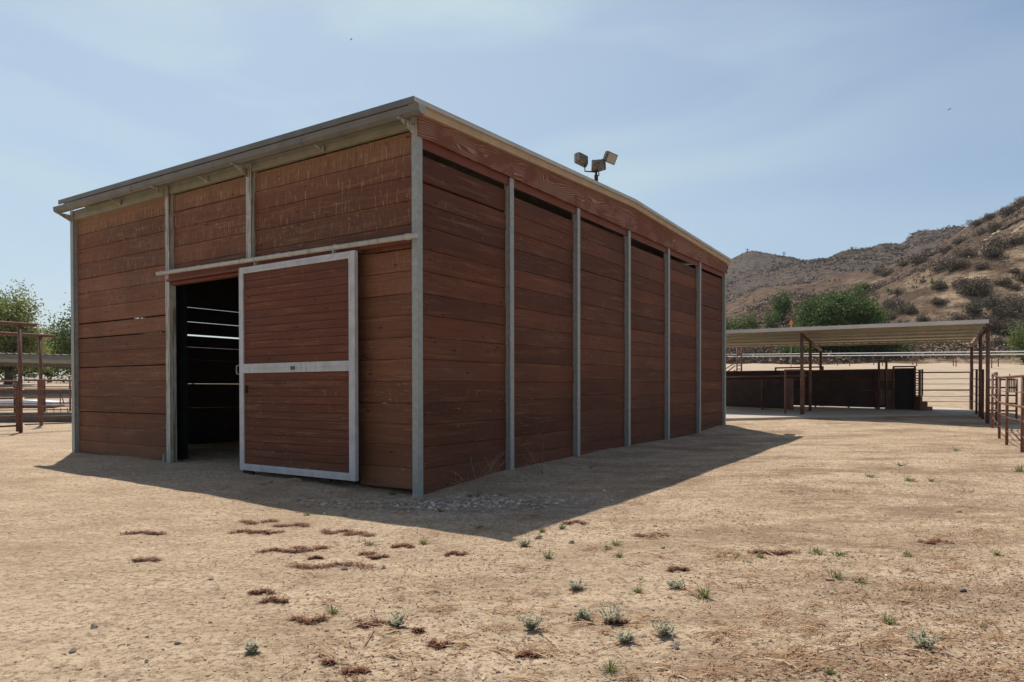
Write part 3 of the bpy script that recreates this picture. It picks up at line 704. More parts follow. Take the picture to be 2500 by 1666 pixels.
def lamp_head(c, dirv, roll=0, sc=1.0):
    d = Vector(dirv).normalized(); q = d.to_track_quat('Y', 'Z') @ Quaternion((0, 1, 0), roll)
    m = MB(); w_, h_, dp = .21 * sc, .16 * sc, .13 * sc
    prof = [(-dp, .45), (-dp * .55, .82), (dp * .35, 1.0), (dp, 1.0)]
    rings = []
    for (yy, s_) in prof:
        rings.append([(-w_ * s_, yy, -h_ * s_), (w_ * s_, yy, -h_ * s_), (w_ * s_, yy, h_ * s_), (-w_ * s_, yy, h_ * s_)])
    for rg in rings:
        for p_ in rg: m.v.append(tuple(q @ Vector(p_) + c))
    for i in range(3):
        for k in range(4): m.face((i * 4 + k, i * 4 + (k + 1) % 4, i * 4 + 4 + (k + 1) % 4, i * 4 + 4 + k))
    m.face((3, 2, 1, 0)); m.face((12, 13, 14, 15))
    hd = m.build('lamp_head', LHOUS, fl)
    m = MB(); b = []
    for (x_, y_, z_) in ((-w_ * .86, dp + .006, -h_ * .84), (w_ * .86, dp + .006, -h_ * .84), (w_ * .86, dp + .006, h_ * .84), (-w_ * .86, dp + .006, h_ * .84),
                         (-w_ * .86, dp + .001, -h_ * .84), (w_ * .86, dp + .001, -h_ * .84), (w_ * .86, dp + .001, h_ * .84), (-w_ * .86, dp + .001, h_ * .84)):
        m.v.append(tuple(q @ Vector((x_, y_, z_)) + c))
    m.face((0, 1, 2, 3)); m.face((7, 6, 5, 4))
    for k in range(4): m.face((k, k + 4, (k + 1) % 4 + 4, (k + 1) % 4))
    m.build('lens', LENS, hd)
lamp_head(fp(1421.5, 388.5), (-.62, .85, -.35), .25, 1.15)
lamp_head(fp(1458.5, 403.5, -.1), (.25, .95, -.25), 0, 1.1)
lamp_head(fp(1487, 385), (.55, -.72, -.42), -.1, 1.12)

# ================================================================== RIGHT: SHELTER
SV = np.array([.487, .873]); TV = np.array([.873, -.487])
c1 = np.array([13.67, 20.3])
def sp(tn, sn): q = c1 - TV * tn + SV * sn; return float(q[0]), float(q[1])
sh = thing('shelter', 'open-sided livestock shelter with rust red pipe posts and flat cream sheet roof beside the barn', 'shelter', (c1[0], c1[1], 0))
def shl(p): return (p[0] - c1[0], p[1] - c1[1], p[2])
topz = lambda sn: 3.25 - .035 * sn
for tn in (0, 4.98, 8.9):
    for sn in (0, 2.3, 5.73):
        x_, y_ = sp(tn, sn)
        if tn == 8.9 and sn == 2.3: continue
        m = MB(); m.tube([shl((x_, y_, hz(x_, y_) - .3)), shl((x_, y_, topz(sn) - .12))], .050, 14)
        p = m.build('post', RUST, sh)
        if sn == 0: tag(p, 'front rust red post standing in the sun')
    x0, y0 = sp(tn, -.12); x1, y1 = sp(tn, 6.0)
    m = MB(); m.tube([shl((x0, y0, topz(0) - .10)), shl((x1, y1, topz(6) - .12))], .050, 12); m.build('rafter', RUSTD, sh)
m = MB()
for sn in (.5, 1.6, 2.7, 3.8, 4.9, 5.8):
    a = sp(.02, sn); b = sp(9.4, sn); m.bar(shl((a[0], a[1], topz(sn) + .04)), shl((b[0], b[1], topz(sn) + .085)), .05, .05)
m.build('purlins', SHROOF, sh)
m = MB(); n = 0; t = 0.0; prof = []
while t < 9.6: prof += [(t, 0), (t + .22, 0), (t + .245, .03), (t + .275, .03), (t + .30, 0)]; t += .3
for (tt, hh) in prof:
    for sn in (-.22, 6.0):
        x_, y_ = sp(tt, sn); z_ = topz(sn) + .125 + hh
        m.v.append(shl((x_, y_, z_))); m.v.append(shl((x_, y_, z_ - .01)))
for i in range(len(prof) - 1):
    b = i * 4; c = b + 4
    m.face((b, b + 2, c + 2, c)); m.face((b + 1, c + 1, c + 3, b + 3)); m.face((b, c, c + 1, b + 1)); m.face((b + 2, b + 3, c + 3, c + 2))
rf = m.build('roof', SHROOF, sh)
m = MB(); a = sp(-.0, -.2); b = sp(9.6, -.2); m.bar(shl((a[0], a[1], topz(0) + .075)), shl((b[0], b[1], topz(0) + .068)), .05, .11)
m.build('roof_trim', m_simple('pale_fascia_channel', (.62, .58, .52), (.74, .70, .64), 2, .5), rf)

# concrete slab
sl_poly = [(5.9, 20.95), (7.4, 21.25), (9.3, 21.9), (10.6, 22.2), (12.2, 22.4), (13.6, 22.6), (15.2, 23.3), (16.3, 24.6), (16.6, 26.4), (15.4, 28.4), (13.0, 29.2), (9, 30.5), (4, 31), (3.2, 27), (4.4, 23)]
m = MB(); n = len(sl_poly)
nn = 60
import bmesh
bm = bmesh.new(); vs = [bm.verts.new((x, y, 0)) for x, y in sl_poly]; fc = bm.faces.new(vs)
ex = bmesh.ops.extrude_face_region(bm, geom=[fc]); top = [e for e in ex['geom'] if isinstance(e, bmesh.types.BMVert)]
for v_ in bm.verts:
    pass
topset = set(top)
bmesh.ops.triangulate(bm, faces=[f for f in bm.faces if len(f.verts) > 4])
def slabz(x, y): return .52 + .028 * (y - 20.5)
for v_ in bm.verts: v_.co.z = slabz(v_.co.x, v_.co.y) + (.0 if v_ in topset else -.5)
bmesh.ops.recalc_face_normals(bm, faces=bm.faces)
me = bpy.data.meshes.new('concrete_slab'); bm.to_mesh(me); bm.free(); me.materials.append(CONC)
o = bpy.data.objects.new('concrete_slab', me); COL.objects.link(o); tag(o, kind='structure')
def gz2(x, y): return max(hz(x, y), slabz(x, y)) if 3 < x < 16.6 and 20.6 < y < 30 else hz(x, y)

# helper for pipe / panel assemblies placed along ground lines
def lift(p, q, t): return (p[0] + (q[0] - p[0]) * t, p[1] + (q[1] - p[1]) * t)
def pipe_fence(name, label, cat, pts, heights, rails_, post_r=.045, rail_r=.024, mat=RUST, group=None, rmat=None, top_r=None, posts=None, ground=gz2):
    """pts: post ground points, heights: post top above ground, rails_: rail heights"""
    root = thing(name, label, cat, (pts[0][0], pts[0][1], 0), 0, group)
    Lc = lambda x, y, z: (x - pts[0][0], y - pts[0][1], z)
    for i, (x, y) in enumerate(pts):
        if posts is not None and i not in posts: continue
        m = MB(); g_ = ground(x, y); m.tube([Lc(x, y, g_ - .2), Lc(x, y, g_ + heights)], post_r, 10); m.build('post', mat, root)
    for j, h_ in enumerate(rails_):
        r_ = top_r if (j == 0 and top_r) else rail_r
        m = MB(); m.tube([Lc(x, y, ground(x, y) + h_) for x, y in pts], r_, 8); m.build('rail', rmat or mat, root)
    return root

# right-hand fence coming towards the camera
fpts = [(13.67 + .12, 20.1), (13.06, 19.2), (11.7, 16.95), (10.62, 15.15), (9.76, 13.5), (8.75, 11.75), (7.75, 10.0)]
pf = pipe_fence('pipe_fence', 'rust red pipe fence running from the shelter corner post to the right edge', 'fence', fpts, 1.45, [1.15, .60, .30], .030, .010, RUST, ground=hz)
for ch in pf.children:
    pass
# thicker middle rail of that fence
m = MB(); m.tube([(x - fpts[0][0], y - fpts[0][1], hz(x, y) + .87) for x, y in fpts], .024, 10); m.build('middle_rail', RUST, pf)
m = MB(); m.tube([(x - fpts[0][0], y - fpts[0][1], hz(x, y) + 1.46) for x, y in fpts], .027, 10); m.build('top_rail', RUST, pf)

# panel on the shelter's side between its back and middle posts
a = sp(0, 5.45); b = sp(0, 1.45)
pts = [lift(a, b, t) for t in (0, .45, 1)]
pipe_fence('side_panel_fence', 'dark pipe panel standing between the shelter side posts', 'fence', pts, 1.45, [1.43, 1.12, .86, .60, .34], .035, .013, RUSTD)
# gate F
P0 = at(2232, 975, 25.9); P1 = at(2369, 975, 25.4)
fpz = .56
def flat_gate(name, label, A, B, z0, hts, r_, endr=.04, mat=RUSTD, ends=True, thick=()):
    root = thing(name, label, 'gate', (A[0], A[1], z0)); 
    q = (B[0] - A[0], B[1] - A[1])
    for j, h_ in enumerate(hts):
        m = MB(); m.tube([(0, 0, h_), (q[0], q[1], h_)], .024 if j in thick else r_, 8); m.build('rail', mat, root)
    if ends:
        for e in ((0, 0), q):
            m = MB(); m.tube([(e[0], e[1], .05), (e[0], e[1], hts[0] + .02)], endr, 8); m.build('end_post', mat, root)
    return root
hts = [at(2300, yy, 25.6).z - fpz for yy in (909.5, 925.5, 938, 952.8, 968, 981.3)]
flat_gate('pipe_gate', 'six-rail pipe gate closing the pale arena between chute and shelter posts', P0, P1, fpz, hts, .010, .03, thick=(0, 3))
# ladder-like end frame of the gate
A = at(2245, 975, 25.6); root = thing('squeeze_frame', 'narrow ladder-like rust red frame beside the chute steps', 'frame', (A.x, A.y, .56))
m = MB(); m.tube([(0, 0, -.1), (0, 0, at(0, 906, 25.6).z - .56)], .045, 8); m.build('upright', RUST, root)
dx = at(2251.5, 975, 25.6).x - A.x
m = MB(); m.tube([(dx, 0, at(0, 970, 25.6).z - .56), (dx, 0, at(0, 905, 25.6).z - .56)], .03, 8); m.build('upright', RUSTD, root)
for j, yy in enumerate((907, 914, 921, 927, 933, 939, 945, 951, 957, 963, 969)):
    z_ = at(0, yy, 25.6).z - .56; m = MB(); m.tube([(-.28, 0, z_), (dx + .02, 0, z_)], .016, 6); m.build('rung', RUST, root)
# steps
A = at(2250, 1006, 25.0); zb = slabz(A.x, 25) - .02
root = thing('steel_steps', 'three rust brown steel steps beside the dark chute wall', 'steps', (A.x, 25.0, zb))
xx = lambda p: at(p, 1000, 25).x - A.x; zz_ = lambda p: at(0, p, 25).z - zb
for (p0, p1, q0, q1) in ((2234.5, 2264.5, 1012, 996), (2234.5, 2252.5, 995.8, 983), (2234.5, 2240, 982.8, 971)):
    m = MB(); m.box(xx(p0), xx(p1), -.3, .35, zz_(q0), zz_(q1)); m.build('step', RUST, root)
# gate G beyond the right-hand fence
G0 = (at(2414, 960, 21.6).x, 21.6); G1 = (at(2482, 960, 20.8).x, 20.8)
hts = [at(2450, yy, 21.2).z - .42 for yy in (927.3, 946.6, 965.7, 984.8, 1003.0)]
gG = flat_gate('swing_gate', 'five-rail rust red gate half hidden behind the right-hand fence', G0, G1, .42, hts, .024, .03, mat=RUST)
m = MB()
for p_ in (2465, 2469, 2473.5, 2477): q = at(p_, 940, 20.95); m.tube([(q.x - G0[0], q.y - G0[1], at(0, 962, 21).z - .42), (q.x - G0[0], q.y - G0[1], at(0, 917 + (p_ - 2465), 21).z - .42)], .014, 6)
m.build('latch_bars', RUSTD, gG)

# crowding tub walls and chute under the shelter
def sheet_wall(name, label, pts, zb, zt, posts=(), ribs=(), mat=PANEL, top_r=.03, cat='panel', gap=0):
    root = thing(name, label, cat, (pts[0][0], pts[0][1], 0)); ox, oy = pts[0][0], pts[0][1]
    m = MB()
    for i in range(len(pts) - 1):
        a_, b_ = pts[i], pts[i + 1]; d = Vector((b_[0] - a_[0], b_[1] - a_[1], 0)).normalized(); nrm = Vector((-d.y, d.x, 0)) * .012
        z0a, z0b = zb(a_), zb(b_); z1a, z1b = zt(a_), zt(b_); n = len(m.v)
        for (p_, zz0, zz1) in ((a_, z0a, z1a), (b_, z0b, z1b)):
            for s_ in (-1, 1):
                m.v.append((p_[0] - ox + nrm.x * s_, p_[1] - oy + nrm.y * s_, zz0)); m.v.append((p_[0] - ox + nrm.x * s_, p_[1] - oy + nrm.y * s_, zz1))
        for q in ((0, 4, 5, 1), (2, 3, 7, 6), (1, 5, 7, 3), (0, 2, 6, 4), (0, 1, 3, 2), (4, 6, 7, 5)): m.face([n + i_ for i_ in q])
    m.build('sheet', mat, root)
    m = MB(); m.tube([(p_[0] - ox, p_[1] - oy, zt(p_)) for p_ in pts], top_r, 8); m.build('top_rail', RUSTD, root)
    for (x_, y_, za, zc) in posts:
        m = MB(); m.bar((x_ - ox, y_ - oy, za), (x_ - ox, y_ - oy, zc), .055, .055, up=(0, 1, 0)); m.build('post', RUSTD, root)
    for h_ in ribs:
        m = MB(); m.tube([(p_[0] - ox - .01, p_[1] - oy - .04, zb(p_) + h_) for p_ in pts], .022, 6); m.build('rib', RUSTD, root)
    return root
Bp = [(8.2, 28.6), (9.6, 28.1), (10.9, 27.5), (12.0, 26.8), (13.25, 25.75), (13.95, 25.7)]
q1 = lambda px_, y_: at(px_, 950, y_).x
sheet_wall('tub_wall', 'long dark curved steel wall of the crowding tub under the shelter roof', Bp, lambda p: gz2(*p) + .05, lambda p: .64 + 1.46 + .0 * p[0],
           posts=[(q1(1990.8, 27.35), 27.35, .5, 2.1), (q1(2072, 26.55), 26.55, .5, 2.1), (13.2, 25.6, .5, 2.1)], ribs=(.62, .99))
Ap = [(7.6, 27.4), (8.2, 26.9), (9.48, 24.9)]
Ap = [(q1(1700, 27.6), 27.6), (q1(1777, 26.6), 26.6), (q1(1860, 25.6), 25.6), (q1(1916, 25.0), 25.0)]
aw = sheet_wall('alley_panel', 'low dark steel panel with a pipe top rail beside the barn corner', Ap, lambda p: gz2(*p) + .06, lambda p: 1.72, posts=[(Ap[2][0], Ap[2][1] - .03, .5, 1.78)], ribs=())
m = MB(); m.tube([(0, -.04, 1.86), (q1(1968, 24.4) - Ap[0][0], 24.4 - Ap[0][1], 1.86)], .035, 8); m.build('upper_rail', RUST, aw)
# rusty door leaf at its end
d0 = at(1918, 950, 25.0); d1 = at(1937, 950, 24.2)
sheet_wall('alley_door', 'open rusty brown door leaf behind the shelter front post', [(d0.x, d0.y), (d1.x, d1.y)], lambda p: gz2(*p) + .05, lambda p: 1.76, mat=m_rust('rusty_sheet', (.09, .04, .028), (.16, .07, .05)))
# square frames
def portal(name, label, px0, px1, y0, y1, row, zb, r_=.04, mat=RUSTD):
    A = at(px0, 950, y0); B = at(px1, 950, y1); zt_ = at((px0 + px1) / 2, row, (y0 + y1) / 2).z
    root = thing(name, label, 'frame', (A.x, A.y, zb)); q = (B.x - A.x, B.y - A.y)
    for e in ((0, 0), q): m = MB(); m.bar((e[0], e[1], 0), (e[0], e[1], zt_ - zb - r_), r_ * 2, r_ * 2, up=(0, 1, 0)); m.build('upright', mat, root)
    d = Vector((q[0], q[1], 0)).normalized() * (r_ + .0)
    m = MB(); m.bar((-d.x, -d.y, zt_ - zb), (q[0] + d.x, q[1] + d.y, zt_ - zb), r_ * 2, r_ * 2); m.build('crossbar', mat, root); return root
portal('door_frame', 'rust red square frame just left of the shelter front post', 1917, 1962, 23.2, 22.9, 904, .50, .026, RUST)
portal('door_frame', 'low dark frame standing above the tub wall behind the front post', 1893.5, 2008.5, 28.9, 27.6, 897.5, .6, .028)
portal('chute_frame', 'tall narrow dark frame with a short heavy crossbar at the chute', 2145.4, 2163.6, 25.5, 25.4, 882, .56, .03)
portal('chute_frame', 'dark square frame over the solid chute door', 2181, 2233.5, 25.3, 25.0, 895.5, .56, .026)
D0 = at(2184, 950, 25.4); D1 = at(2233, 950, 25.1)
sheet_wall('chute_door', 'solid black chute door under the square frame', [(D0.x, D0.y), (D1.x, D1.y)], lambda p: .66, lambda p: at(0, 904, 25.2).z, mat=BLACK)
# slotted head gate
A = at(2149, 950, 25.45); B = at(2181, 950, 25.35)
root = thing('head_gate', 'slotted dark brown head gate between the two chute frames', 'gate', (A.x, A.y, .58)); wd = B.x - A.x
zr_ = lambda r_: at(0, r_, 25.4).z - .58
m = MB(); m.box(0, wd, -.01, .01, zr_(931), zr_(905)); m.box(0, wd * .42, -.01, .01, zr_(992), zr_(951)); m.box(wd * .44, wd, -.02, .0, zr_(1007), zr_(957)); m.build('sheet', m_simple('brown_sheet', (.10, .065, .05), (.15, .10, .075), 4, .8), root)
for rr in (934, 940.5, 948, 956): m = MB(); m.box(0, wd, -.035, -.02, zr_(rr), zr_(rr - 2.6)); m.build('slat', RUSTD, root)
m = MB(); m.box(wd * .40, wd * .47, -.05, -.036, zr_(1005), zr_(905)); m.build('stile', RUSTD, root)
# loading ramp ladder at the left end
A = at(1799, 950, 30.5); root = thing('ladder', 'rust red ladder rising above the tub wall next to the barn', 'ladder', (A.x, A.y, .7))
for p_ in (1799, 1810): x_ = at(p_, 950, 30.5).x - A.x; m = MB(); m.tube([(x_, 0, 0), (x_, 0, at(0, 846, 30.5).z - .7)], .035 if p_ > 1800 else .03, 8); m.build('rail', RUST, root)
for rr in range(850, 935, 9): z_ = at(0, rr, 30.5).z - .7; m = MB(); m.tube([(0, 0, z_), (at(1810, 950, 30.5).x - A.x, 0, z_)], .018, 6); m.build('rung', RUST, root)
A = at(1776, 950, 31); root = thing('ramp_rails', 'sloping pale pipe rails seen between barn and ladder', 'railing', (A.x, A.y, .7))
for (r0, r1) in ((871, 857.5), (884, 871), (900, 886), (912, 893), (922, 904)):
    m = MB(); q0 = at(1760, r0 + 8, 31.2); q1_ = at(1795, r1, 30.8); m.tube([(q0.x - A.x, q0.y - A.y, q0.z - .7), (q1_.x - A.x, q1_.y - A.y, q1_.z - .7)], .024, 6); m.build('rail', RUST, root)
# orange diamond sign beyond the roof
A = at(1932, 789, 46); root = thing('warning_sign', 'small orange diamond warning sign on a thin post above the shelter roof', 'sign', (A.x, 46, hz(A.x, 46)))
zc = A.z - hz(A.x, 46); OR = m_simple('orange_sign_face', (.75, .22, .04), (.8, .27, .05), 2, .5)
m = MB(); m.prism([(0, zc + .24), (.11, zc), (0, zc - .24), (-.11, zc)], 1, -.01, .01); m.build('sign_plate', OR, root)
m = MB(); m.tube([(0, .03, 0), (0, .03, zc + .1)], .025, 6); m.build('post', GALV, root)

# white track rails (two fences with goosenecks)
WR = m_simple('white_rail_paint', (.50, .49, .47), (.62, .61, .58), 3, .5)
def track_fence(label, pts_px, depths, row_top, post_px, mat_p):
    A = at(pts_px[0], 900, depths[0]); root = thing('track_rail', label, 'fence', (A.x, A.y, 0))
    def pt(px_): y_ = float(np.interp(px_, pts_px, depths)); return at(px_, float(np.interp(px_, pts_px, row_top)), y_)
    pp = [pt(p_) for p_ in np.linspace(pts_px[0], pts_px[-1], 24)]
    m = MB(); m.tube([(p_.x - A.x, p_.y - A.y, p_.z) for p_ in pp], .036, 8); m.build('rail', WR, root)
    for p_ in post_px:
        q = pt(p_); g_ = hz(q.x, q.y + .25)
        m = MB(); m.tube([(q.x - A.x, q.y - A.y + .3, g_ - .3), (q.x - A.x, q.y - A.y + .3, q.z - .25), (q.x - A.x, q.y - A.y + .2, q.z - .07), (q.x - A.x, q.y - A.y, q.z - .04)], .032, 6); m.build('post', mat_p, root)
track_fence('upper white track rail on gooseneck posts crossing the arena', [1700, 1777, 2500, 2700], [69, 67, 46, 42], [867, 866, 858.5, 857], [1816, 1889, 1968, 2049, 2138, 2234, 2334, 2445, 2560], RUST)
track_fence('lower white track rail in front of the brown hillside', [1700, 1777, 2500, 2700], [64, 62, 44, 40], [872, 871, 865.5, 864], [1867, 1935, 2003, 2079, 2160, 2244, 2341, 2429, 2530], RUST)

# ================================================================== LEFT: CORRAL
def gallows(label, px_, y_, row_top, pb_row):
    A = at(px_, 950, y_); g_ = hz(A.x, y_); zt_ = at(px_, row_top, y_).z - g_
    root = thing('overhead_frame', label, 'gate frame', (A.x, y_, g_), 0, 'overhead pipe frames')
    m = MB(); m.tube([(0, 0, -.3), (0, 0, zt_ - .04)], .052, 14); m.build('post', RUST, root)
    m = MB(); d = AX; m.tube([(d[0] * .42, d[1] * .42, zt_), (-d[0] * 4.2, -d[1] * 4.2, zt_)], .052, 14); m.build('crossbar', RUST, root)
    m = MB(); m.tube([(-d[0] * 4.0, -d[1] * 4.0, -.3), (-d[0] * 4.0, -d[1] * 4.0, zt_ - .04)], .052, 14); m.build('post', RUST, root)
    return root
gallows('overhead rust red pipe frame with the nearer, taller post', 49.7, 20.1, 791.5, 1058)
gallows('overhead rust red pipe frame with the farther post beside the barn', 99.9, 22.9, 819.5, 1045)
A0 = at(49.7, 950, 20.1)
pts = [(A0.x + AX[0] * t, A0.y + AX[1] * t) for t in (.1, 1.3, 2.6, 4.0)]
hr = [at(100, r_, 20.9).z - .19 for r_ in (929.3, 952, 971.5, 992.5, 1016.5, 1034)]
pipe_fence('pipe_fence', 'pale rust pipe fence running from the nearer overhead post behind the barn', 'fence', pts, 1.5, hr, .03, .018, RUST, top_r=.028, posts=(3,), ground=lambda x, y: .19)
GA = at(41, 950, 20.0); GB = at(-120, 950, 18.3)
hts = [at(20, r_, 19.9).z - .18 for r_ in (931, 951.5, 973, 995, 1017, 1040)]
flat_gate('pipe_gate', 'six-rail pipe gate at the left edge of the picture', GA, GB, .18, hts, .028, .032, RUST)
# wide steel post panel on the farther post
A = at(98.7, 950, 22.6); root = tag(MB().box(-.08, .08, -.03, .03, 0, 1.15).build('steel_plate', RUST), 'flat rust red steel plate in front of the farther overhead post', 'plate'); root.location = (A.x, A.y, at(0, 1019, 22.6).z)
# second fence behind
B0 = (at(-60, 950, 27).x, 27.0); B1 = (at(171, 950, 28.5).x, 28.5); B2 = (at(330, 950, 30).x, 30.)
hr = [at(80, r_, 27.8).z - .42 for r_ in (943.8, 948, 966, 985.5, 1001, 1020.7)]
pipe_fence('pipe_fence', 'dark pipe fence across the far side of the left corral', 'fence', [B0, lift(B0, B1, .4), lift(B0, B1, .72), B1, B2], 1.45, hr, .035, .017, RUSTD, posts=(1, 2, 3), ground=lambda x, y: .42)
# mesh panel with brace behind
A = at(118, 950, 25.4); root = thing('wire_panel', 'thin wire panel with a leaning brace between the two left fences', 'fence', (A.x, 25.4, .3)); wd = at(172, 950, 25.4).x - A.x
for rr in (958, 967, 1002, 1008, 1013, 1018, 1027): m = MB(); z_ = at(0, rr, 25.4).z - .3; m.tube([(0, 0, z_), (wd * 1.6, 0, z_)], .008, 5); m.build('wire', RUSTD, root)
for p_ in (114, 131, 148, 164): x_ = at(p_, 950, 25.4).x - A.x; m = MB(); m.tube([(x_, 0, at(0, 1020, 25.4).z - .3), (x_, 0, at(0, 996, 25.4).z - .3)], .012, 5); m.build('stay', RUSTD, root)
m = MB(); x_ = at(147, 950, 25.4).x - A.x; m.tube([(x_, 0, at(0, 988, 25.4).z - .3), (x_, 0, at(0, 953, 25.4).z - .3), (x_ + .12, 0, at(0, 985, 25.4).z - .3)], .02, 6); m.build('brace', RUSTD, root)
# low concrete trough and white cover
A = at(95, 950, 24.3); m = MB(); m.prism([(-.3, 0), (.3, 0), (.34, .32), (.26, .32), (.22, .08), (-.22, .08), (-.26, .32), (-.34, .32)], 0, -4.0, 3.0)
o = m.build('feed_trough', m_simple('dark_concrete', (.10, .095, .085), (.16, .15, .135), 4, .9)); o.location = (A.x, 24.3, hz(A.x, 24.3) - .02); tag(o, 'long low dark concrete feed trough behind the left fence', 'trough')
A = at(70, 950, 30); root = thing('covered_table', 'low white covered table in the sunny left corral', 'table', (A.x, 30, hz(A.x, 30)))
WC = m_simple('white_cover', (.62, .62, .64), (.74, .74, .76), 2, .7)
zc = at(0, 977, 30).z - hz(A.x, 30)
m = MB(); m.prism([(-2.6, zc - .22), (1.3, zc - .22), (1.3, zc - .08), (.0, zc), (-2.6, zc - .03)], 1, -.4, .7); m.build('cover', WC, root)
m = MB(); m.box(-2.4, -2.2, -.2, .5, -.2, zc - .222); m.box(1.0, 1.2, -.2, .5, -.2, zc - .222); m.build('leg', RUSTD, root)
# left shelter roof
sy = 36.0; zf = at(80, 865, sy).z
root = thing('shelter', 'long low open shelter with pale corrugated roof beyond the left corral', 'shelter', (at(80, 900, sy).x, sy, 0))
m = MB(); prof = []; t = -14
while t < 12: prof += [(t, 0), (t + .22, 0), (t + .25, .05), (t + .31, .05), (t + .34, 0)]; t += .4
tilt = lambda t_: -.022 * t_
for (tt, hh) in prof:
    for (yy, dz_) in ((0, 0), (5, -.25)):
        m.v.append((tt, yy, zf + tilt(tt) + hh + dz_)); m.v.append((tt, yy, zf + tilt(tt) + hh + dz_ - .012))
for i in range(len(prof) - 1):
    b = i * 4; c = b + 4
    m.face((b, b + 2, c + 2, c)); m.face((b + 1, c + 1, c + 3, b + 3)); m.face((b, c, c + 1, b + 1)); m.face((b + 2, b + 3, c + 3, c + 2))
rf = m.build('roof', SHROOF, root)
m = MB(); m.bar((-14, -.02, zf + tilt(-14) - .15), (12, -.02, zf + tilt(12) - .15), .06, .20); m.build('roof_trim', GUT, rf)
m = MB(); m.bar((-14, .02, zf + tilt(-14) - .36), (12, .02, zf + tilt(12) - .36), .05, .18); m.bar((-14, 4.9, zf + tilt(-14) - .45), (12, 4.9, zf + tilt(12) - .45), .1, .2); m.build('beam', SOFF, root)
for tt in (-12, -6.5, 6, 11):
    for yy in (.2, 4.8):
        x_ = root.location.x + tt; m = MB(); m.tube([(tt, yy, hz(x_, sy + yy) - .3), (tt, yy, zf + tilt(tt) - .3)], .07, 8); m.build('post', RUSTD, root)

# ================================================================== VEGETATION
def leaf_mesh(name, cen, size, mat, parent=None, elong=1.6, seed=0, updir=None, rnd=None, flat=0.0):
    g_ = np.random.default_rng(seed); n = len(cen)
    a = g_.normal(size=(n, 3)); a[:, 2] += flat * 0; a /= np.linalg.norm(a, axis=1)[:, None] + 1e-9
    b = g_.normal(size=(n, 3)); b -= (b * a).sum(1)[:, None] * a; b /= np.linalg.norm(b, axis=1)[:, None] + 1e-9
    s_ = (np.asarray(size) * g_.uniform(.6, 1.3, n))[:, None]
    p0 = cen - a * s_ * elong * .5; p2 = cen + a * s_ * elong * .5; p1 = cen + b * s_ * .5 + a * s_ * .1; p3 = cen - b * s_ * .5 + a * s_ * .1
    v = np.stack([p0, p1, p2, p3], 1).reshape(-1, 3); f = np.arange(n * 4).reshape(n, 4)
    if rnd is None: rnd = g_.random(n)
    me = bpy.data.meshes.new(name); me.vertices.add(len(v)); me.vertices.foreach_set('co', v.ravel())
    me.loops.add(f.size); me.loops.foreach_set('vertex_index', f.ravel().astype(np.int32))
    me.polygons.add(n); me.polygons.foreach_set('loop_start', np.arange(0, f.size, 4, dtype=np.int32)); me.polygons.foreach_set('loop_total', np.full(n, 4, dtype=np.int32))
    me.update(calc_edges=True)
    at_ = me.attributes.new('rnd', 'FLOAT', 'FACE'); at_.data.foreach_set('value', rnd.astype(np.float32)); me.materials.append(mat)
    o = bpy.data.objects.new(name, me); COL.objects.link(o)
    if parent: o.parent = parent
    return o
def tree(name, label, x, y, z0, h, rx, rz_, nclump, nleaf, lsize, mat, trunk_h, seed, low=.12, spread=.16, group=None, up=False):
    g_ = np.random.default_rng(seed)
    root = thing(name, label, 'tree', (x, y, z0), 0, group)
    cen = []; zc = h - rz_
    m = MB(); tr_ = h * .03 + .05
    m.tube([(0, 0, -.3), (.05, .02, trunk_h * .5), (-.03, .05, trunk_h), (.02, 0, min(zc + rz_ * .4, h * .8))], [tr_ * 1.2, tr_, tr_ * .8, tr_ * .3], 9)
    for i in range(nclump):
        while True:
            p_ = g_.uniform(-1, 1, 3)
            r_ = np.linalg.norm(p_)
            if r_ < 1 and r_ > .25 and p_[2] > -.75: break
        p_ = p_ * (.75 + .45 * g_.random())
        c_ = np.array([p_[0] * rx, p_[1] * rx * .9, zc + p_[2] * rz_])
        if c_[2] < low * h: c_[2] = low * h + g_.random() * .3
        cen.append(c_)
        if i % 3 == 0:
            s0 = np.array([0, 0, trunk_h * (.6 + .5 * g_.random())]); md = (s0 + c_) / 2 + np.array([0, 0, -.1 * h * g_.random()])
            m.tube([tuple(s0), tuple(md), tuple(c_)], [tr_ * .35, tr_ * .2, .012], 5)
    m.build('trunk', BARK, root)
    pts = []; rn = []
    for c_ in cen:
        k = int(nleaf * g_.uniform(.5, 1.5)); sc_ = spread * rx * g_.uniform(.6, 1.35)
        q = g_.normal(size=(k, 3)) * sc_ * np.array([1, 1, 1.5 if up else .75]); pts.append(q + c_)
        rn.append(np.clip(g_.random() * .5 + g_.random(k) * .5, 0, 1))
    leaf_mesh('crown', np.concatenate(pts), lsize, mat, root, 1.5, seed + 1, rnd=np.concatenate(rn))
    return root
def tpos(px_, y_): q = at(px_, 950, y_); return q.x, y_, hz(q.x, y_)
x, y, z = tpos(20, 46)
tree('broadleaf_tree', 'tall airy light green tree behind the left overhead frames', x, y, z, 5.8, 2.4, 2.6, 150, 120, .105, LEAF1, 1.3, 3, spread=.13, up=True)
x, y, z = tpos(-110, 44)
tree('broadleaf_tree', 'leafy green tree cut off by the left edge', x, y, z, 6.4, 2.6, 2.8, 100, 130, .105, LEAF1, 1.3, 13, spread=.14, up=True)
x, y, z = tpos(215, 54)
tree('broadleaf_tree', 'light green tree showing just left of the barn post', x, y, z, 5.4, 2.5, 2.5, 120, 120, .115, LEAF3, 1.2, 5, spread=.14, up=True)
x, y, z = tpos(120, 66)
tree('broadleaf_tree', 'lower green tree filling the gap behind the left shelter', x, y, z, 4.3, 3.6, 2.0, 70, 130, .16, LEAF1, .8, 6, spread=.16)
x, y, z = tpos(-10, 62)
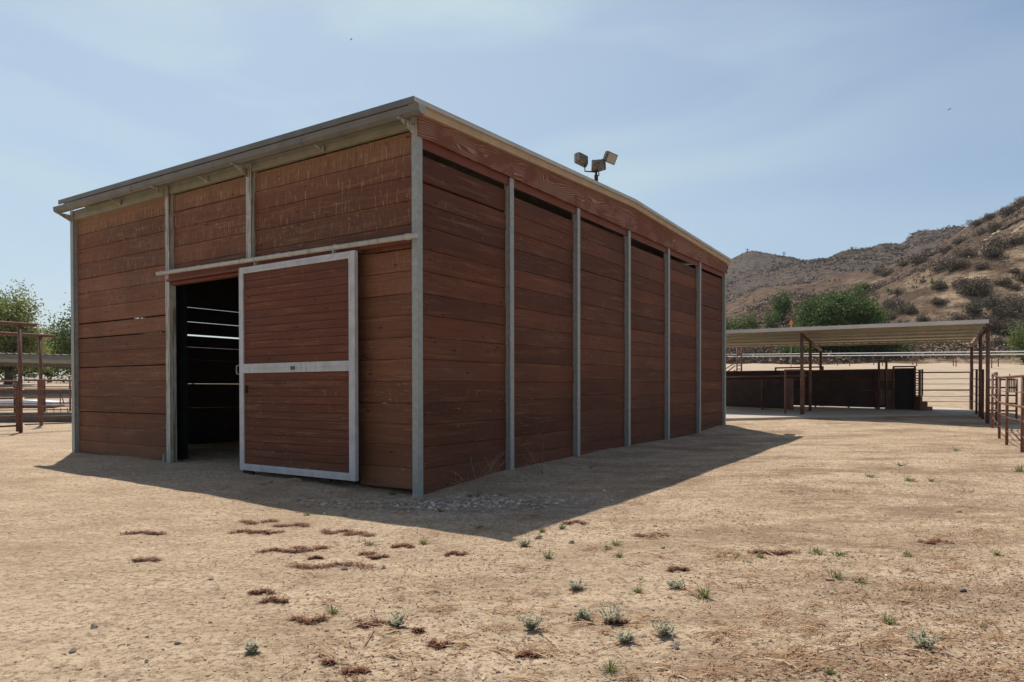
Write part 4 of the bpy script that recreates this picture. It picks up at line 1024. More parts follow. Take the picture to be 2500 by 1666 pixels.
tree('broadleaf_tree', 'dark green tree low behind the left shelter roof', x, y, z, 4.4, 3.8, 2.1, 70, 130, .16, LEAF2, .8, 7, spread=.16)
x, y, z = tpos(330, 60)
tree('broadleaf_tree', 'tree glimpsed through the gaps of the barn boards', x, y, z, 5.5, 3.4, 2.5, 60, 100, .18, LEAF3, 1.0, 8, spread=.16)
x, y, z = tpos(2052, 72)
tree('broadleaf_tree', 'big dense dark green tree behind the shelter roof', x, y, z, 7.2, 3.7, 3.7, 240, 220, .15, LEAF2, 1.2, 9, low=.04, spread=.13)
def bush(name, label, px_, row, y_, r, h, n, ls, mat, seed, group=None):
    q = at(px_, row, y_); z_ = surf(q.x, y_); g_ = np.random.default_rng(seed)
    root = thing(name, label, 'shrub', (q.x, y_, z_), 0, group)
    cl = []; m = MB()
    for i in range(14):
        a_ = g_.random() * 6.28; rr = r * math.sqrt(g_.random()) * .8; c_ = np.array([rr * math.cos(a_), rr * math.sin(a_), h * (.25 + .6 * g_.random() * (1 - .4 * rr / r))])
        cl.append(g_.normal(size=(n // 14, 3)) * np.array([r * .24, r * .24, h * .16]) + c_); m.tube([(0, 0, -.1), tuple(c_)], [.03, .008], 4)
    m.build('stems', BARK, root); p_ = np.concatenate(cl); p_[:, 2] = np.maximum(p_[:, 2], .02)
    leaf_mesh('foliage', p_, ls, mat, root, 1.5, seed + 50); return root
bush('shrub', 'round green shrub left of the big dark tree', 1912, 800, 98, 1.4, 4.2, 2000, .16, LEAF2, 21)
bush('shrub', 'pale green shrub nearest the barn roof corner', 1792, 800, 95, 1.7, 3.5, 1600, .15, LEAF3, 22)
bush('shrub', 'pale yellow-green shrub between barn corner and round shrub', 1828, 800, 95, 1.5, 3.3, 1400, .15, LEAF3, 23)
bush('shrub', 'small light green shrub left of the orange sign', 1886, 800, 92, 1.0, 3.3, 1000, .15, LEAF3, 24)
bush('shrub', 'yellow-green shrub at the right edge behind the fence', 2503, 800, 58, 1.2, 3.5, 1900, .13, LEAF3, 25)
bush('shrub', 'low dark shrub spreading right of the big tree', 2170, 870, 71, 2.2, 1.9, 1500, .15, LEAF2, 26)
bush('shrub', 'low dark shrub spreading left of the big tree', 1950, 870, 71, 1.8, 1.8, 1300, .15, LEAF2, 27)
q = gp(2106, 716); bush('shrub', 'small bright green shrub alone on the slope', 2106, 712, q.y, 1.1, 1.5, 900, .15, LEAF3, 28)

# scrub prototype blobs
def blob_pts(g_, n, r, h):
    p_ = g_.normal(size=(n, 3)); p_ /= np.linalg.norm(p_, axis=1)[:, None]; p_ *= (g_.random(n) ** .4)[:, None]
    p_[:, 0] *= r; p_[:, 1] *= r; p_[:, 2] = np.abs(p_[:, 2]) * h; return p_
# individually visible shrubs on the near slope
protos = []
for s_ in range(4):
    g_ = np.random.default_rng(100 + s_); cl = []
    for i in range(7):
        c_ = g_.normal(size=3) * np.array([.42, .42, .12]); c_[2] = abs(c_[2]); cl.append(blob_pts(g_, 300, .45 + .2 * g_.random(), .6 + .5 * g_.random()) + c_)
    protos.append(leaf_mesh('dry_shrub', np.concatenate(cl), .055, SCRUB if s_ % 2 == 0 else SCRUBG, None, 2.4, 200 + s_))
spots = [(2195, 712, 1.3), (2160, 668, 1.6), (2240, 640, 2.2), (2205, 645, 1.6), (2290, 655, 2.4), (2330, 650, 2.0), (2350, 700, 3.0), (2290, 700, 2.0), (2190, 745, 2.0),
         (2218, 760, 2.6), (2290, 735, 1.6), (2370, 715, 3.0), (2400, 700, 2.0), (2440, 690, 1.6), (2475, 700, 1.6), (2425, 620, 2.4), (2450, 600, 2.6), (2480, 590, 2.0),
         (2395, 650, 1.6), (2430, 560, 2.0), (2390, 570, 2.0), (2360, 620, 2.2), (2385, 545, 1.6), (2460, 520, 2.0), (2490, 500, 2.2), (2380, 760, 2.8), (2420, 740, 2.6), (2460, 760, 2.8), (2490, 740, 2.4),
         (2250, 780, 1.6), (2200, 790, 1.3), (2170, 775, 1.4), (2430, 800, 2.4), (2470, 810, 2.6), (2440, 840, 2.2), (2475, 660, 1.3), (2412, 530, 1.2), (2340, 590, 1.8), (2310, 610, 1.6), (2275, 620, 1.3),
         (2150, 600 + 60, 1.2), (2440, 770, 2.4), (2400, 790, 2.2), (2500, 680, 2.0), (2330, 780, 1.8), (2300, 790, 1.6), (2185, 810, 1.4), (2240, 815, 1.6)]
used = [0] * 4
for i, (px_, row, sc_) in enumerate(spots):
    q = gp(px_, row + 6, 60); k = i % 4; o = protos[k]
    if used[k]: o = protos[k].copy(); COL.objects.link(o)
    used[k] = 1
    f_ = sc_ * (q.y / 110) * .8
    o.location = (q.x, q.y, q.z - .15); o.scale = (f_, f_, f_ * random.uniform(.8, 1.1)); o.rotation_euler = (0, 0, random.random() * 6.28)
    tag(o, 'dry grey-brown shrub on the near rocky slope' if k % 2 == 0 else 'dark olive shrub on the near rocky slope', 'shrub', 'grey-brown shrubs on the near slope' if k % 2 == 0 else 'olive shrubs on the near slope')
# countless scrub over all the slopes
g_ = np.random.default_rng(77); pts = []; rn = []; sz = []
cnt = 0
px_r = g_.uniform(1700, 2620, 34000); yr = np.exp(g_.uniform(math.log(66), math.log(560), 34000))
xr = (px_r - 1250) / F * yr; dens = vn(xr * .035, yr * .035, 71) * .6 + vn(xr * .15, yr * .15, 72) * .4
near = 1 - ss(95, 150, yr); mid_ = ss(125, 150, yr) * (1 - ss(225, 250, yr)); farm = ss(235, 260, yr)
keep = (g_.random(34000) < np.clip((dens - .34 + farm * .10) * 2.8, .06, 1)) & (g_.random(34000) > near * .05) & (g_.random(34000) > mid_ * .6)
xr, yr = xr[keep], yr[keep]; zr2 = hill(xr, yr); print('scrub', len(xr))
bl = []
for x_, y_, z_ in zip(xr, yr, zr2):
    s_ = g_.uniform(.15, .5) * (1 + y_ / 400) * (2.2 if g_.random() < .16 else 1); n_ = 30 if y_ < 180 else 20
    p_ = g_.normal(size=(n_, 3)) * .5 * s_ * np.array([1, 1, .6]); p_[:, 2] = np.abs(p_[:, 2]); p_ += (x_, y_, z_); pts.append(p_)
    sz.append(np.full(n_, s_ * (.2 if y_ < 180 else .34))); rn.append(np.full(n_, g_.random() ** 1.5) * .8 + g_.random(n_) * .2)
tag(leaf_mesh('hillside_scrub', np.concatenate(pts), np.concatenate(sz), SCRUB, None, 1.4, 5, rnd=np.concatenate(rn)), 'dry brown scrub covering the hillsides', 'scrub', kind='stuff')

# yuccas with dry stalks
def yucca(label, px_, row, seed, stalk):
    q = gp(px_, row, 60); g_ = np.random.default_rng(seed); root = thing('yucca', label, 'plant', (q.x, q.y, q.z)); m = MB()
    for i in range(46):
        a_ = g_.random() * 6.28; e_ = g_.uniform(.15, 1.3); l_ = g_.uniform(.7, 1.1); d = Vector((math.cos(a_) * math.cos(e_), math.sin(a_) * math.cos(e_), math.sin(e_)))
        s_ = d.cross(Vector((0, 0, 1))).normalized() * .035; n = len(m.v)
        m.v += [tuple(-s_), tuple(s_), tuple(d * l_)]; m.face((n, n + 1, n + 2), g_.random())
    m.build('leaves', GRN, root)
    if stalk: m = MB(); m.tube([(0, 0, 0), (stalk[0] * .5, 0, stalk[1] * .55), (stalk[0], 0, stalk[1])], [.05, .04, .02], 6); m.build('stalk', TWIG, root)
yucca('spiky yucca with a tall dry leaning stalk on the slope', 2276, 692, 31, (-.7, 3.2)); yucca('spiky yucca with a long bent stalk, upper of the pair on the slope', 2320, 665, 32, (-2.4, 1.6)); yucca('small dark spiky yucca low on the rocky slope', 2168, 712, 33, None)
# rock strata on the right
for i, (p0, r0, p1, r1, w_) in enumerate(((2402, 592, 2452, 558, .5), (2440, 565, 2505, 533, .6), (2470, 572, 2520, 540, .45), (2395, 612, 2425, 592, .4))):
    qa = gp(p0, r0, 60); qb = gp(p1, r1, 60); m = MB(); gg = random.Random(i + 5)
    for k in range(14):
        t = k / 14; c = qa.lerp(qb, t); c2 = qa.lerp(qb, min(1, t + .12)); c.z = surf(c.x, c.y) + gg.uniform(-.1, .3); c2.z = surf(c2.x, c2.y) + gg.uniform(0, .4)
        m.bar(tuple(c - qa), tuple(c2 - qa), gg.uniform(.5, 1.2) * w_ * 2, gg.uniform(.25, .6) * w_, gg.random())
    o = m.build('rock_outcrop', m_simple('pale_shale', (.24, .17, .11), (.42, .32, .22), 1.5, .9, 0, .6)); o.location = qa
    tag(o, ['jagged pale rock ledge on the slope, lower left one', 'long jagged pale rock ledge climbing to the right edge', 'pale rock ledge just below the long one at the right edge', 'short pale rock ledge, lowest of the four on the slope'][i], 'rock')
# utility poles on the far hill
for i, (p_, r0, r1) in enumerate(((1824.5, 616, 607), (1914, 626, 615))):
    q = at(p_, r0, 555); q.z = float(hill(q.x, 555)); hgt = at(p_, r1, 555).z - q.z
    root = thing('utility_pole', ['tiny utility pole on top of the far rounded hill', 'tiny utility pole with crossarms right of the far hilltop'][i], 'utility pole', q)
    m = MB(); m.tube([(0, 0, -1), (0, 0, hgt)], .3, 6); m.build('pole', BARK, root); m = MB(); m.bar((-1.6, 0, hgt - .8), (1.6, 0, hgt - .8), .25, .25)
    m.bar((-1.4, 0, hgt - 2), (1.4, 0, hgt - 2), .25, .25); m.build('crossarm', BARK, root)

for (bx, by, by2, lb) in ((2317, 268, 90, 'tiny dark bird flying in the blue sky at upper right'), (857, 97, 110, 'tiny dark bird speck high above the barn roof')):
    q = at(bx, by, by2); m = MB(); m.tube([(-.18, 0, -.1), (0, 0, 0), (.2, 0, .12)], [.02, .05, .02], 6); m.v += [(-.05, 0, 0), (.08, 0, .03), (.10, -.35, .2), (.1, .35, .2)]; n = len(m.v) - 4
    m.face((n, n + 1, n + 2)); m.face((n, n + 1, n + 3)); o = m.build('bird', BLACK, None, False); o.location = q; tag(o, lb, 'bird')
# ================================================================== GROUND DETAIL
def blade(m, p, d, l_, w_, bend, r, segs=3):
    p = Vector(p); d = Vector(d).normalized(); side = d.cross(Vector((0, 0, 1)))
    if side.length < .05: side = Vector((1, 0, 0))
    side.normalize(); n = len(m.v)
    for k in range(segs + 1):
        t = k / segs; c = p + d * (l_ * t) + Vector((d.x, d.y, 0)) * bend * t * t * l_ - Vector((0, 0, 1)) * bend * .5 * t * t * l_; w2 = w_ * (1 - t) ** .6 * .5 + .0004
        m.v.append(tuple(c - side * w2)); m.v.append(tuple(c + side * w2))
    for k in range(segs): m.face((n + 2 * k, n + 2 * k + 1, n + 2 * k + 3, n + 2 * k + 2), r)
def sage_mesh(seed, R_=.13, H_=.16, n=13):
    g_ = random.Random(seed); m = MB(); lp = []
    for i in range(n):
        a_ = g_.random() * 6.28; o_ = g_.uniform(.15, 1.0) * R_; h_ = H_ * g_.uniform(.5, 1.1); c = []
        for t in (0, .35, .7, 1): c.append(Vector((math.cos(a_) * o_ * t ** .8 + g_.uniform(-.01, .01), math.sin(a_) * o_ * t ** .8 + g_.uniform(-.01, .01), h_ * t ** 1.3)))
        m.tube([tuple(q) for q in c], [.0022, .0018, .0014, .0008], 4, .5, False)
        for j in range(17):
            t = g_.uniform(.15, 1.0); k = min(2, int(t * 3)); q = c[k].lerp(c[k + 1], t * 3 - k); b_ = g_.random() * 6.28
            blade(m, q, (math.cos(b_), math.sin(b_), g_.uniform(.1, .9)), g_.uniform(.012, .028), g_.uniform(.005, .011), .2, g_.random(), 2)
    return m
def tuft_mesh(seed, R_=.05, H_=.13, n=42, w_=.005):
    g_ = random.Random(seed); m = MB()
    for i in range(n):
        a_ = g_.random() * 6.28; r0 = g_.random() * R_; e_ = g_.uniform(.2, 1.1)
        blade(m, (math.cos(a_) * r0, math.sin(a_) * r0, 0), (math.cos(a_ + g_.uniform(-.6, .6)) * e_, math.sin(a_) * e_, 1.0), H_ * g_.uniform(.4, 1.1), w_ * g_.uniform(.7, 1.4), g_.uniform(.1, .7), g_.random())
    return m
def mat_mesh(seed, a=.2, b=.1, n=420, hh=.016):
    g_ = random.Random(seed); m = MB(); cs = [(-a + 2 * a * k / 8 + g_.gauss(0, a * .05), b * math.sin(seed * 1.7 + k * .9) * .75 + g_.gauss(0, b * .2), 1) for k in range(9)]
    for i in range(n):
        c = g_.choice(cs); x_ = c[0] + g_.gauss(0, a * .2); y_ = c[1] + g_.gauss(0, b * .34); b_ = g_.random() * 6.28
        blade(m, (x_, y_, g_.uniform(0, hh)), (math.cos(b_), math.sin(b_), g_.uniform(.0, .9)), g_.uniform(.012, .034), g_.uniform(.004, .009), .3, g_.random(), 2)
    return m
def weed(kind, name, label, px_, row, width_px, seed, mat, asp=1.0, cat='weed', group=None):
    q = gp(px_, row, 2.0, 60); s_ = width_px / F * q.y
    if kind == 'sage': m = sage_mesh(seed, s_ * .62, s_ * .5 * asp, 20)
    elif kind == 'tuft': m = tuft_mesh(seed, s_ * .32, s_ * .6 * asp, 54, max(.004, s_ * .03))
    elif kind == 'mat': m = mat_mesh(seed, s_ * .5, s_ * .5 * asp, int(min(900, 110 + s_ * 1600)))
    else: m = tuft_mesh(seed, s_ * .1, s_ * asp, 16, max(.004, s_ * .08))
    o = m.build(name, mat, None, False); o.location = (q.x, q.y, hz(q.x, q.y)); tag(o, label, cat, group); return o
SG = 'silvery weeds on the dirt'; GG = 'green weed tufts on the dirt'; MG = 'dried red-brown weed mats'
W = [('sage', 966, 1532, 56, 1.2, 'large silvery weed in the lower middle, beside a dried brown clump'), ('sage', 613, 1596, 34, 1.5, 'small upright silvery weed near the bottom left of centre'),
     ('sage', 1298, 1540, 60, 1.2, 'spindly silvery weed left of the big silvery cluster'), ('sage', 1279, 1334, 34, .9, 'little silvery weed just past the shadow tip'),
     ('sage', 1407, 1440, 52, .9, 'sprawling silvery weed below the rust straw line'), ('sage', 1495, 1518, 76, 1.1, 'widest silvery weed, right part of the sprawling pair'),
     ('sage', 1425, 1515, 50, 1.1, 'loose silvery weed, left part of the sprawling pair'), ('sage', 1622, 1553, 80, .95, 'big bushy silvery weed right of the sprawling pair'),
     ('sage', 1527, 1570, 46, 1.2, 'dense grey weed directly below the sprawling pair'), ('sage', 1650, 1438, 40, 1.0, 'faint greyish weed left of the big green tuft'),
     ('sage', 2258, 1582, 72, 1.1, 'blue-green bushy weed in the lower right corner area'), ('sage', 2200, 1078 + 60, 40, .5, 'low grey-green weed patch on the right, far back'),
     ('sage', 2335, 1100, 46, .5, 'low grey-green weed patch in front of the right fence')]
for i, (k, a, b, w_, asp, lb) in enumerate(W): weed(k, 'silvery_weed', lb, a, b, w_, 300 + i, SAGE, asp, group=SG)
W = [('tuft', 811, 1496, 34, 1.1, 'green tuft above and left of the large silvery weed'), ('tuft', 750, 1258, 26, .9, 'green tuft at the shadow edge in front of the door'),
     ('tuft', 903, 1331, 40, .7, 'yellow-green tuft left of the shadow tip'), ('tuft', 1032, 1328, 30, .9, 'green tuft nearest the shadow tip on its left'),
     ('tuft', 1338, 1363, 22, 2.2, 'tall thin green weed right of the shadow tip'), ('tuft', 1502, 1331, 28, 1.2, 'dark green tuft in the middle, right of the shadow tip'),
     ('tuft', 1482, 1340, 16, 1.6, 'small sprig just left of the dark green tuft'), ('tuft', 1513, 1360, 26, .9, 'pale green sprig below the dark green tuft'),
     ('tuft', 1720, 1458, 54, 1.5, 'biggest upright green tuft, right of centre'), ('tuft', 1491, 1638, 52, 1.1, 'bright green tuft at the bottom edge'),
     ('tuft', 1558, 1447, 28, 1.1, 'yellow-green tuft left of the biggest tuft'), ('tuft', 1856, 1362, 18, 1.4, 'small dark green tuft right of the straw line'),
     ('tuft', 1798, 1360, 24, 1.1, 'brownish green tuft on the straw line'), ('tuft', 2124, 1165, 26, .9, 'green tuft, leftmost of the far right group'),
     ('tuft', 2221, 1175, 44, .7, 'wide green tuft in the middle of the far right group'), ('tuft', 2273, 1176, 20, 1.4, 'thin green tuft, rightmost of the far right group'),
     ('tuft', 2492, 1153, 38, 1.1, 'green tuft cut by the right edge'), ('tuft', 1998, 1352, 60, .5, 'low spreading green patch, upper one on the right'),
     ('tuft', 2050, 1356, 60, .45, 'thin green fringe beside the upper spreading patch'), ('tuft', 2040, 1410, 80, .4, 'low spreading green patch, lower one on the right'),
     ('tuft', 2100, 1422, 60, .4, 'dark green fringe right of the lower spreading patch'), ('tuft', 2214, 1358, 26, 1.2, 'green sprig in the middle of the right-hand dirt'),
     ('tuft', 2434, 1356, 24, 1.4, 'green sprig near the right edge, mid height'), ('tuft', 2170, 1522, 44, 1.0, 'brown and green tuft above the blue-green weed'),
     ('tuft', 2395, 1528, 50, .4, 'flat green patch near the lower right edge'), ('tuft', 2028, 1645, 20, 1.6, 'thin upright sprig beside the straw pile'),
     ('tuft', 1372, 1292, 24, 1.3, 'pale sprig at the right edge of the shadow'), ('tuft', 1323, 1299, 20, 1.4, 'pale sprig close to the shadow tip on its right'),
     ('tuft', 960, 1208, 30, .8, 'dark weed in the barn shadow left of the corner post'), ('tuft', 1075, 1250, 30, .9, 'dark green weed in the gravel below the corner post'),
     ('tuft', 1172, 1292, 34, .8, 'dark weed in the shadow near its tip')]
for i, (k, a, b, w_, asp, lb) in enumerate(W): weed(k, 'grass_tuft', lb, a, b, w_, 400 + i, GRN, asp, group=GG)
W = [(631, 1276, 76, 'red-brown weed mat left of the pale stripe, topmost of the left group'), (718, 1284, 74, 'red-brown weed mat directly right of the topmost one'), (602, 1300, 62, 'thin reddish weed mat at the far left of the group'),
     (658, 1302, 50, 'olive brown weed mat right of the thin reddish one'), (823, 1300, 66, 'red-brown weed mat near the shadow edge'), (877, 1306, 64, 'red-brown weed mat right of the shadow edge one'),
     (690, 1347, 90, 'loose red-brown weed mat in the second row, left'), (756, 1342, 66, 'loose red-brown weed mat in the second row, right'), (806, 1383, 160, 'longest red-brown weed mat, beside two rocks'),
     (772, 1364, 28, 'small brown clump above the longest mat'), (897, 1354, 30, 'small brown clump upper right of the longest mat'), (920, 1363, 40, 'brown clump at the right end of the longest mat'),
     (640, 1448, 52, 'rusty weed mat alone, left of centre'), (672, 1468, 50, 'rusty weed mat tail, below the lone one'), (748, 1518, 70, 'brown weed mat between silvery weeds, lower left'),
     (905, 1526, 64, 'brown clump touching the large silvery weed'), (984, 1335, 44, 'small brown mat left of the near green tuft'), (1112, 1354, 44, 'orange-brown mat below the shadow tip'),
     (1073, 1578, 52, 'orange straw-like mat near the bottom centre'), (867, 1642, 52, 'dark brown mat at the bottom edge'), (1287, 1602, 44, 'orange-brown clump under the spindly silvery weed'),
     (801, 1622, 22, 'tiny brown clump near the bottom edge'), (1020, 1544, 22, 'tiny brown clump right of the large silvery weed'), (359, 1369, 56, 'flat reddish mat alone on the left'),
     (354, 1303, 84, 'dark stick-like mat on the left'), (1508, 1518 + 6, 44, 'rust brown clump under the widest silvery weed'), (1590, 1310, 70, 'orange weed mat in the right middle'), (1400, 1277, 50, 'rusty mat beside the right shadow edge'),
     (1654, 1392, 40, 'brown twiggy clump in the right middle'), (1890, 1352, 90, 'long straw-coloured mat right of the straw line'), (2280, 1325, 60, 'brown mat on the right, mid height')]
for i, (a, b, w_, lb) in enumerate(W): weed('mat', 'dried_mat', lb, a, b, w_, 500 + i, MATL, .55 if w_ < 80 else .3, group=MG)

# rocks
def rock(label, px_, row, w_px, seed, mat=ROCK, flat=.6, ang=None):
    q = gp(px_, row, 2, 60); s_ = w_px / F * q.y * .66; g_ = np.random.default_rng(seed)
    bm = bmesh.new(); bmesh.ops.create_icosphere(bm, subdivisions=2, radius=1.0)
    for k in range(9):
        n_ = Vector(g_.normal(size=3)).normalized(); d_ = g_.uniform(.35, .75)
        for v_ in bm.verts:
            t = v_.co.dot(n_)
            if t > d_: v_.co -= n_ * (t - d_) * .92
    for v_ in bm.verts: v_.co = Vector((v_.co.x * s_ * 1.15, v_.co.y * s_ * .9, v_.co.z * s_ * flat * 1.1))
    me = bpy.data.meshes.new('rock'); bm.to_mesh(me); bm.free(); me.materials.append(mat)
    o = bpy.data.objects.new('rock', me); COL.objects.link(o); o.location = (q.x, q.y, hz(q.x, q.y) + s_ * flat * .42); o.rotation_euler = (0, 0, g_.random() * 6.28)
    tag(o, label, 'rock', 'loose rocks on the dirt'); return o
for i, (a, b, w_, lb, mt, fl_) in enumerate([
    (231, 1533, 20, 'largest tan rock alone on the left dirt', ROCK, .8), (435, 1573, 13, 'small tan rock near the bottom left', ROCK, .7), (357, 1618, 11, 'small blue-grey rock at the bottom left', ROCKD, .7),
    (179, 1592, 17, 'flat dark rock near the bottom left corner', ROCKD, .35), (516, 1415, 14, 'small pale brick-shaped rock left of the weed mats', ROCK, .55), (728, 1387, 13, 'dark rock at the left end of the longest mat', ROCKD, .7),
    (840, 1392, 17, 'dark flat rock under the longest mat', ROCKD, .4), (933, 1388, 22, 'grey-tan rock right of the longest mat', ROCK, .5), (640, 1184, 20, 'grey stone in the shade under the door', ROCK, .45), (722, 1176, 24, 'larger grey stone in the shade under the door', ROCK, .5),
    (660, 1178, 12, 'small stone between the two under the door', ROCK, .5), (820, 1211, 14, 'pale stone in the shadow left of the corner post', ROCK, .5), (1394, 1326, 16, 'tan stone right of the shadow tip', ROCK, .6), (1314, 1316, 16, 'round grey stone right of the shadow tip', ROCK, .7),
    (1619, 1339, 10, 'tiny pale stone in the right middle', ROCK, .6), (2223, 1616, 26, 'flat pale stone near the bottom right', ROCK, .25), (2351, 1446, 15, 'dark angular stone on the right', ROCKD, .6), (2198, 1469, 16, 'tan stone in the lower right dirt', ROCK, .5),
    (2024, 1418, 18, 'pale stone in the lower spreading green patch', ROCK, .5), (2340, 1251, 16, 'flat tan stone on the far right', ROCK, .4), (2367, 1471, 10, 'tiny white stone below the dark angular stone', ROCK, .5), (1572, 1555, 16, 'flat pale stone left of the bushy silvery weed', ROCK, .4),
    (314, 1616 - 40, 10, 'tiny stone on the bottom left dirt', ROCK, .5), (1645, 1583, 22, 'dark dung clump below the bushy silvery weed', ROCKD, .4), (1062, 1228, 28, 'flat grey stone in the gravel below the corner post', ROCK, .35), (1105, 1226, 18, 'grey stone right of the flat one by the corner post', ROCK, .5),
    (1146, 1213, 16, 'pale stone on the gravel under the dead branches', ROCK, .6), (1130, 1246, 16, 'small grey stone in the shaded gravel', ROCK, .4)]):
    rock(lb, a, b, w_, 700 + i, mt, fl_)

# pebbles (stuff)
def scatter_pebbles(n, seed):
    g_ = np.random.default_rng(seed)
    px_ = g_.uniform(-100, 2600, n); yy = 3.0 + (g_.random(n) ** 1.8) * 15
    xx_ = (px_ - 1250) / F * yy; s_ = .003 + .0105 * g_.random(n) ** 5 + .001 * yy * .3
    # extra gravel at the corner
    m_ = n // 14; gx = g_.normal(-.75, .75, m_); gy = g_.normal(8.45, .26, m_); xx_[:m_] = gx; yy[:m_] = gy; s_[:m_] = .006 + .036 * g_.random(m_) ** 3
    u = (xx_ - CX) * AX[0] + (yy - CY) * AX[1]; v = (xx_ - CX) * BX[0] + (yy - CY) * BX[1]
    ok = ~((u > -.02) & (v > -.02)) & (g_.random(n) < np.clip(.25 + (xx_ + 3) * .14 + (vn(xx_ * .9, yy * .9, 15) - .5) * 1.2, .08, 1) + (np.arange(n) < m_)); xx_, yy, s_ = xx_[ok], yy[ok], s_[ok]; n = len(xx_)
    zz2 = H(xx_, yy)
    base = np.array([[1, 0, 0], [0, 1, 0], [-1, 0, 0], [0, -1, 0], [0, 0, 1], [0, 0, -1]], float)
    fc_ = np.array([[0, 1, 4], [1, 2, 4], [2, 3, 4], [3, 0, 4], [1, 0, 5], [2, 1, 5], [3, 2, 5], [0, 3, 5]])
    sc_ = g_.uniform(.6, 1.4, (n, 6, 1)) * np.stack([s_, s_ * g_.uniform(.6, 1, n), s_ * g_.uniform(.35, .7, n)], -1)[:, None, :]
    a_ = g_.random(n) * 6.28; c_, d_ = np.cos(a_), np.sin(a_); p_ = base[None] * sc_ + g_.normal(size=(n, 6, 3)) * (s_ * .12)[:, None, None]
    X_ = p_[..., 0] * c_[:, None] - p_[..., 1] * d_[:, None] + xx_[:, None]; Y_ = p_[..., 0] * d_[:, None] + p_[..., 1] * c_[:, None] + yy[:, None]; Z_ = p_[..., 2] + (zz2 + s_ * .15)[:, None]
    v_ = np.stack([X_, Y_, Z_], -1).reshape(-1, 3); f = (fc_[None] + (np.arange(n) * 6)[:, None, None]).reshape(-1, 3)
    me = bpy.data.meshes.new('gravel'); me.vertices.add(len(v_)); me.vertices.foreach_set('co', v_.ravel())
    me.loops.add(f.size); me.loops.foreach_set('vertex_index', f.ravel().astype(np.int32)); me.polygons.add(len(f))
    me.polygons.foreach_set('loop_start', np.arange(0, f.size, 3, dtype=np.int32)); me.polygons.foreach_set('loop_total', np.full(len(f), 3, dtype=np.int32)); me.update(calc_edges=True)
    rn_ = g_.random(n); dark = g_.random(n) < .3; rn_[dark] = -.3; t_ = me.attributes.new('rnd', 'FLOAT', 'FACE'); t_.data.foreach_set('value', np.repeat(rn_, 8).astype(np.float32)); me.materials.append(PEB)
    o = bpy.data.objects.new('gravel', me); COL.objects.link(o); return o
tag(scatter_pebbles(24000, 5), 'small pebbles and crumbs over the dirt', 'gravel', kind='stuff')

# straw litter (stuff)
g_ = random.Random(9); m = MB()
def straw_at(x_, y_, l_, ang, w_, r, lift_=.004):
    z_ = hz(x_, y_) + lift_; dx, dy = math.cos(ang) * l_, math.sin(ang) * l_; k = g_.uniform(-.12, .12) * l_
    n = len(m.v); sx, sy_ = -math.sin(ang) * w_ * .5, math.cos(ang) * w_ * .5
    P_ = [(x_ - dx * .5, y_ - dy * .5), (x_ + sx * 20 * k, y_ + sy_ * 20 * k), (x_ + dx * .5, y_ + dy * .5)]
    zs = [z_ + g_.uniform(0, .004), z_ + g_.uniform(.004, .02), z_ + g_.uniform(0, .006)]
    for (a_, b_), zq in zip(P_, zs): m.v.append((a_ - sx, b_ - sy_, zq)); m.v.append((a_ + sx, b_ + sy_, zq + w_ * .5))
    m.face((n, n + 1, n + 3, n + 2), r); m.face((n + 2, n + 3, n + 5, n + 4), r)
clus = [(1955, 1610, 75, 14, 230), (1600, 1310, 70, 10, 60), (1780, 1365, 110, 9, 110), (1880, 1350, 60, 8, 60), (1700, 1450, 80, 7, 90), (1440, 1340, 70, 7, 50), (1420, 1520, 60, 10, 50), (1760, 1550, 60, 25, 90),
        (2160, 1570, 40, 14, 60), (2310, 1560, 40, 12, 60), (1080, 1490, 45, 10, 60), (2230, 1435, 90, 12, 80), (2300, 1310, 70, 8, 70), (2400, 1300, 80, 10, 90), (2350, 1200, 90, 14, 160), (1270, 1390, 50, 7, 40),
        (1740, 1640, 70, 18, 110), (2150, 1330, 50, 9, 60), (2330, 1390, 60, 12, 60), (1560, 1232, 60, 4, 60), (1330, 1455, 30, 8, 20), (1950, 1140, 80, 4, 60), (2180, 1145, 60, 4, 60), (2060, 1200, 60, 4, 60), (1930, 1200, 50, 3, 60), (2250, 1100, 120, 8, 120)]
for k in range(190):
    a = 560 + 1980 * g_.random() ** .55; b = 1085 + 590 * g_.random() ** .8
    if a < 1250 and b < 1250: continue
    if a < 2050 and b < 1165: continue
    clus.append((a, b, g_.uniform(14, 60), g_.uniform(1.5, 5) * (1 + (b - 1085) / 300), int(g_.uniform(8, 34))))
for (a, b, sx, sy_, n_) in clus:
    ba = g_.gauss(0, .3)
    for i in range(int(n_ * .62)):
        q = gp(a + g_.gauss(0, sx * .5) * g_.random() ** .5, b + g_.gauss(0, sy_ * .55), 2, 60); straw_at(q.x, q.y, g_.uniform(.02, .09) if g_.random() < .8 else g_.uniform(.1, .28), ba + g_.gauss(0, .55), g_.uniform(.003, .0075), g_.random())
for i in range(8500):
    yy = 3.1 + 16 * g_.random() ** 1.5; rt = g_.betavariate(2.6, 1.2) * 1.5 - .75; x_ = rt * yy
    u = (x_ - CX) * AX[0] + (yy - CY) * AX[1]; v = (x_ - CX) * BX[0] + (yy - CY) * BX[1]
    if u > 0 and v > 0: continue
    if vns(x_ * .7, yy * .7, 91) < .45 and g_.random() < .8: continue
    straw_at(x_, yy, g_.uniform(.02, .13), g_.gauss(0, .8), g_.uniform(.0015, .005), g_.random() * .8)
tag(m.build('straw_litter', STRAW, None, False), 'dry straw and stem litter strewn over the dirt', 'litter', kind='stuff')
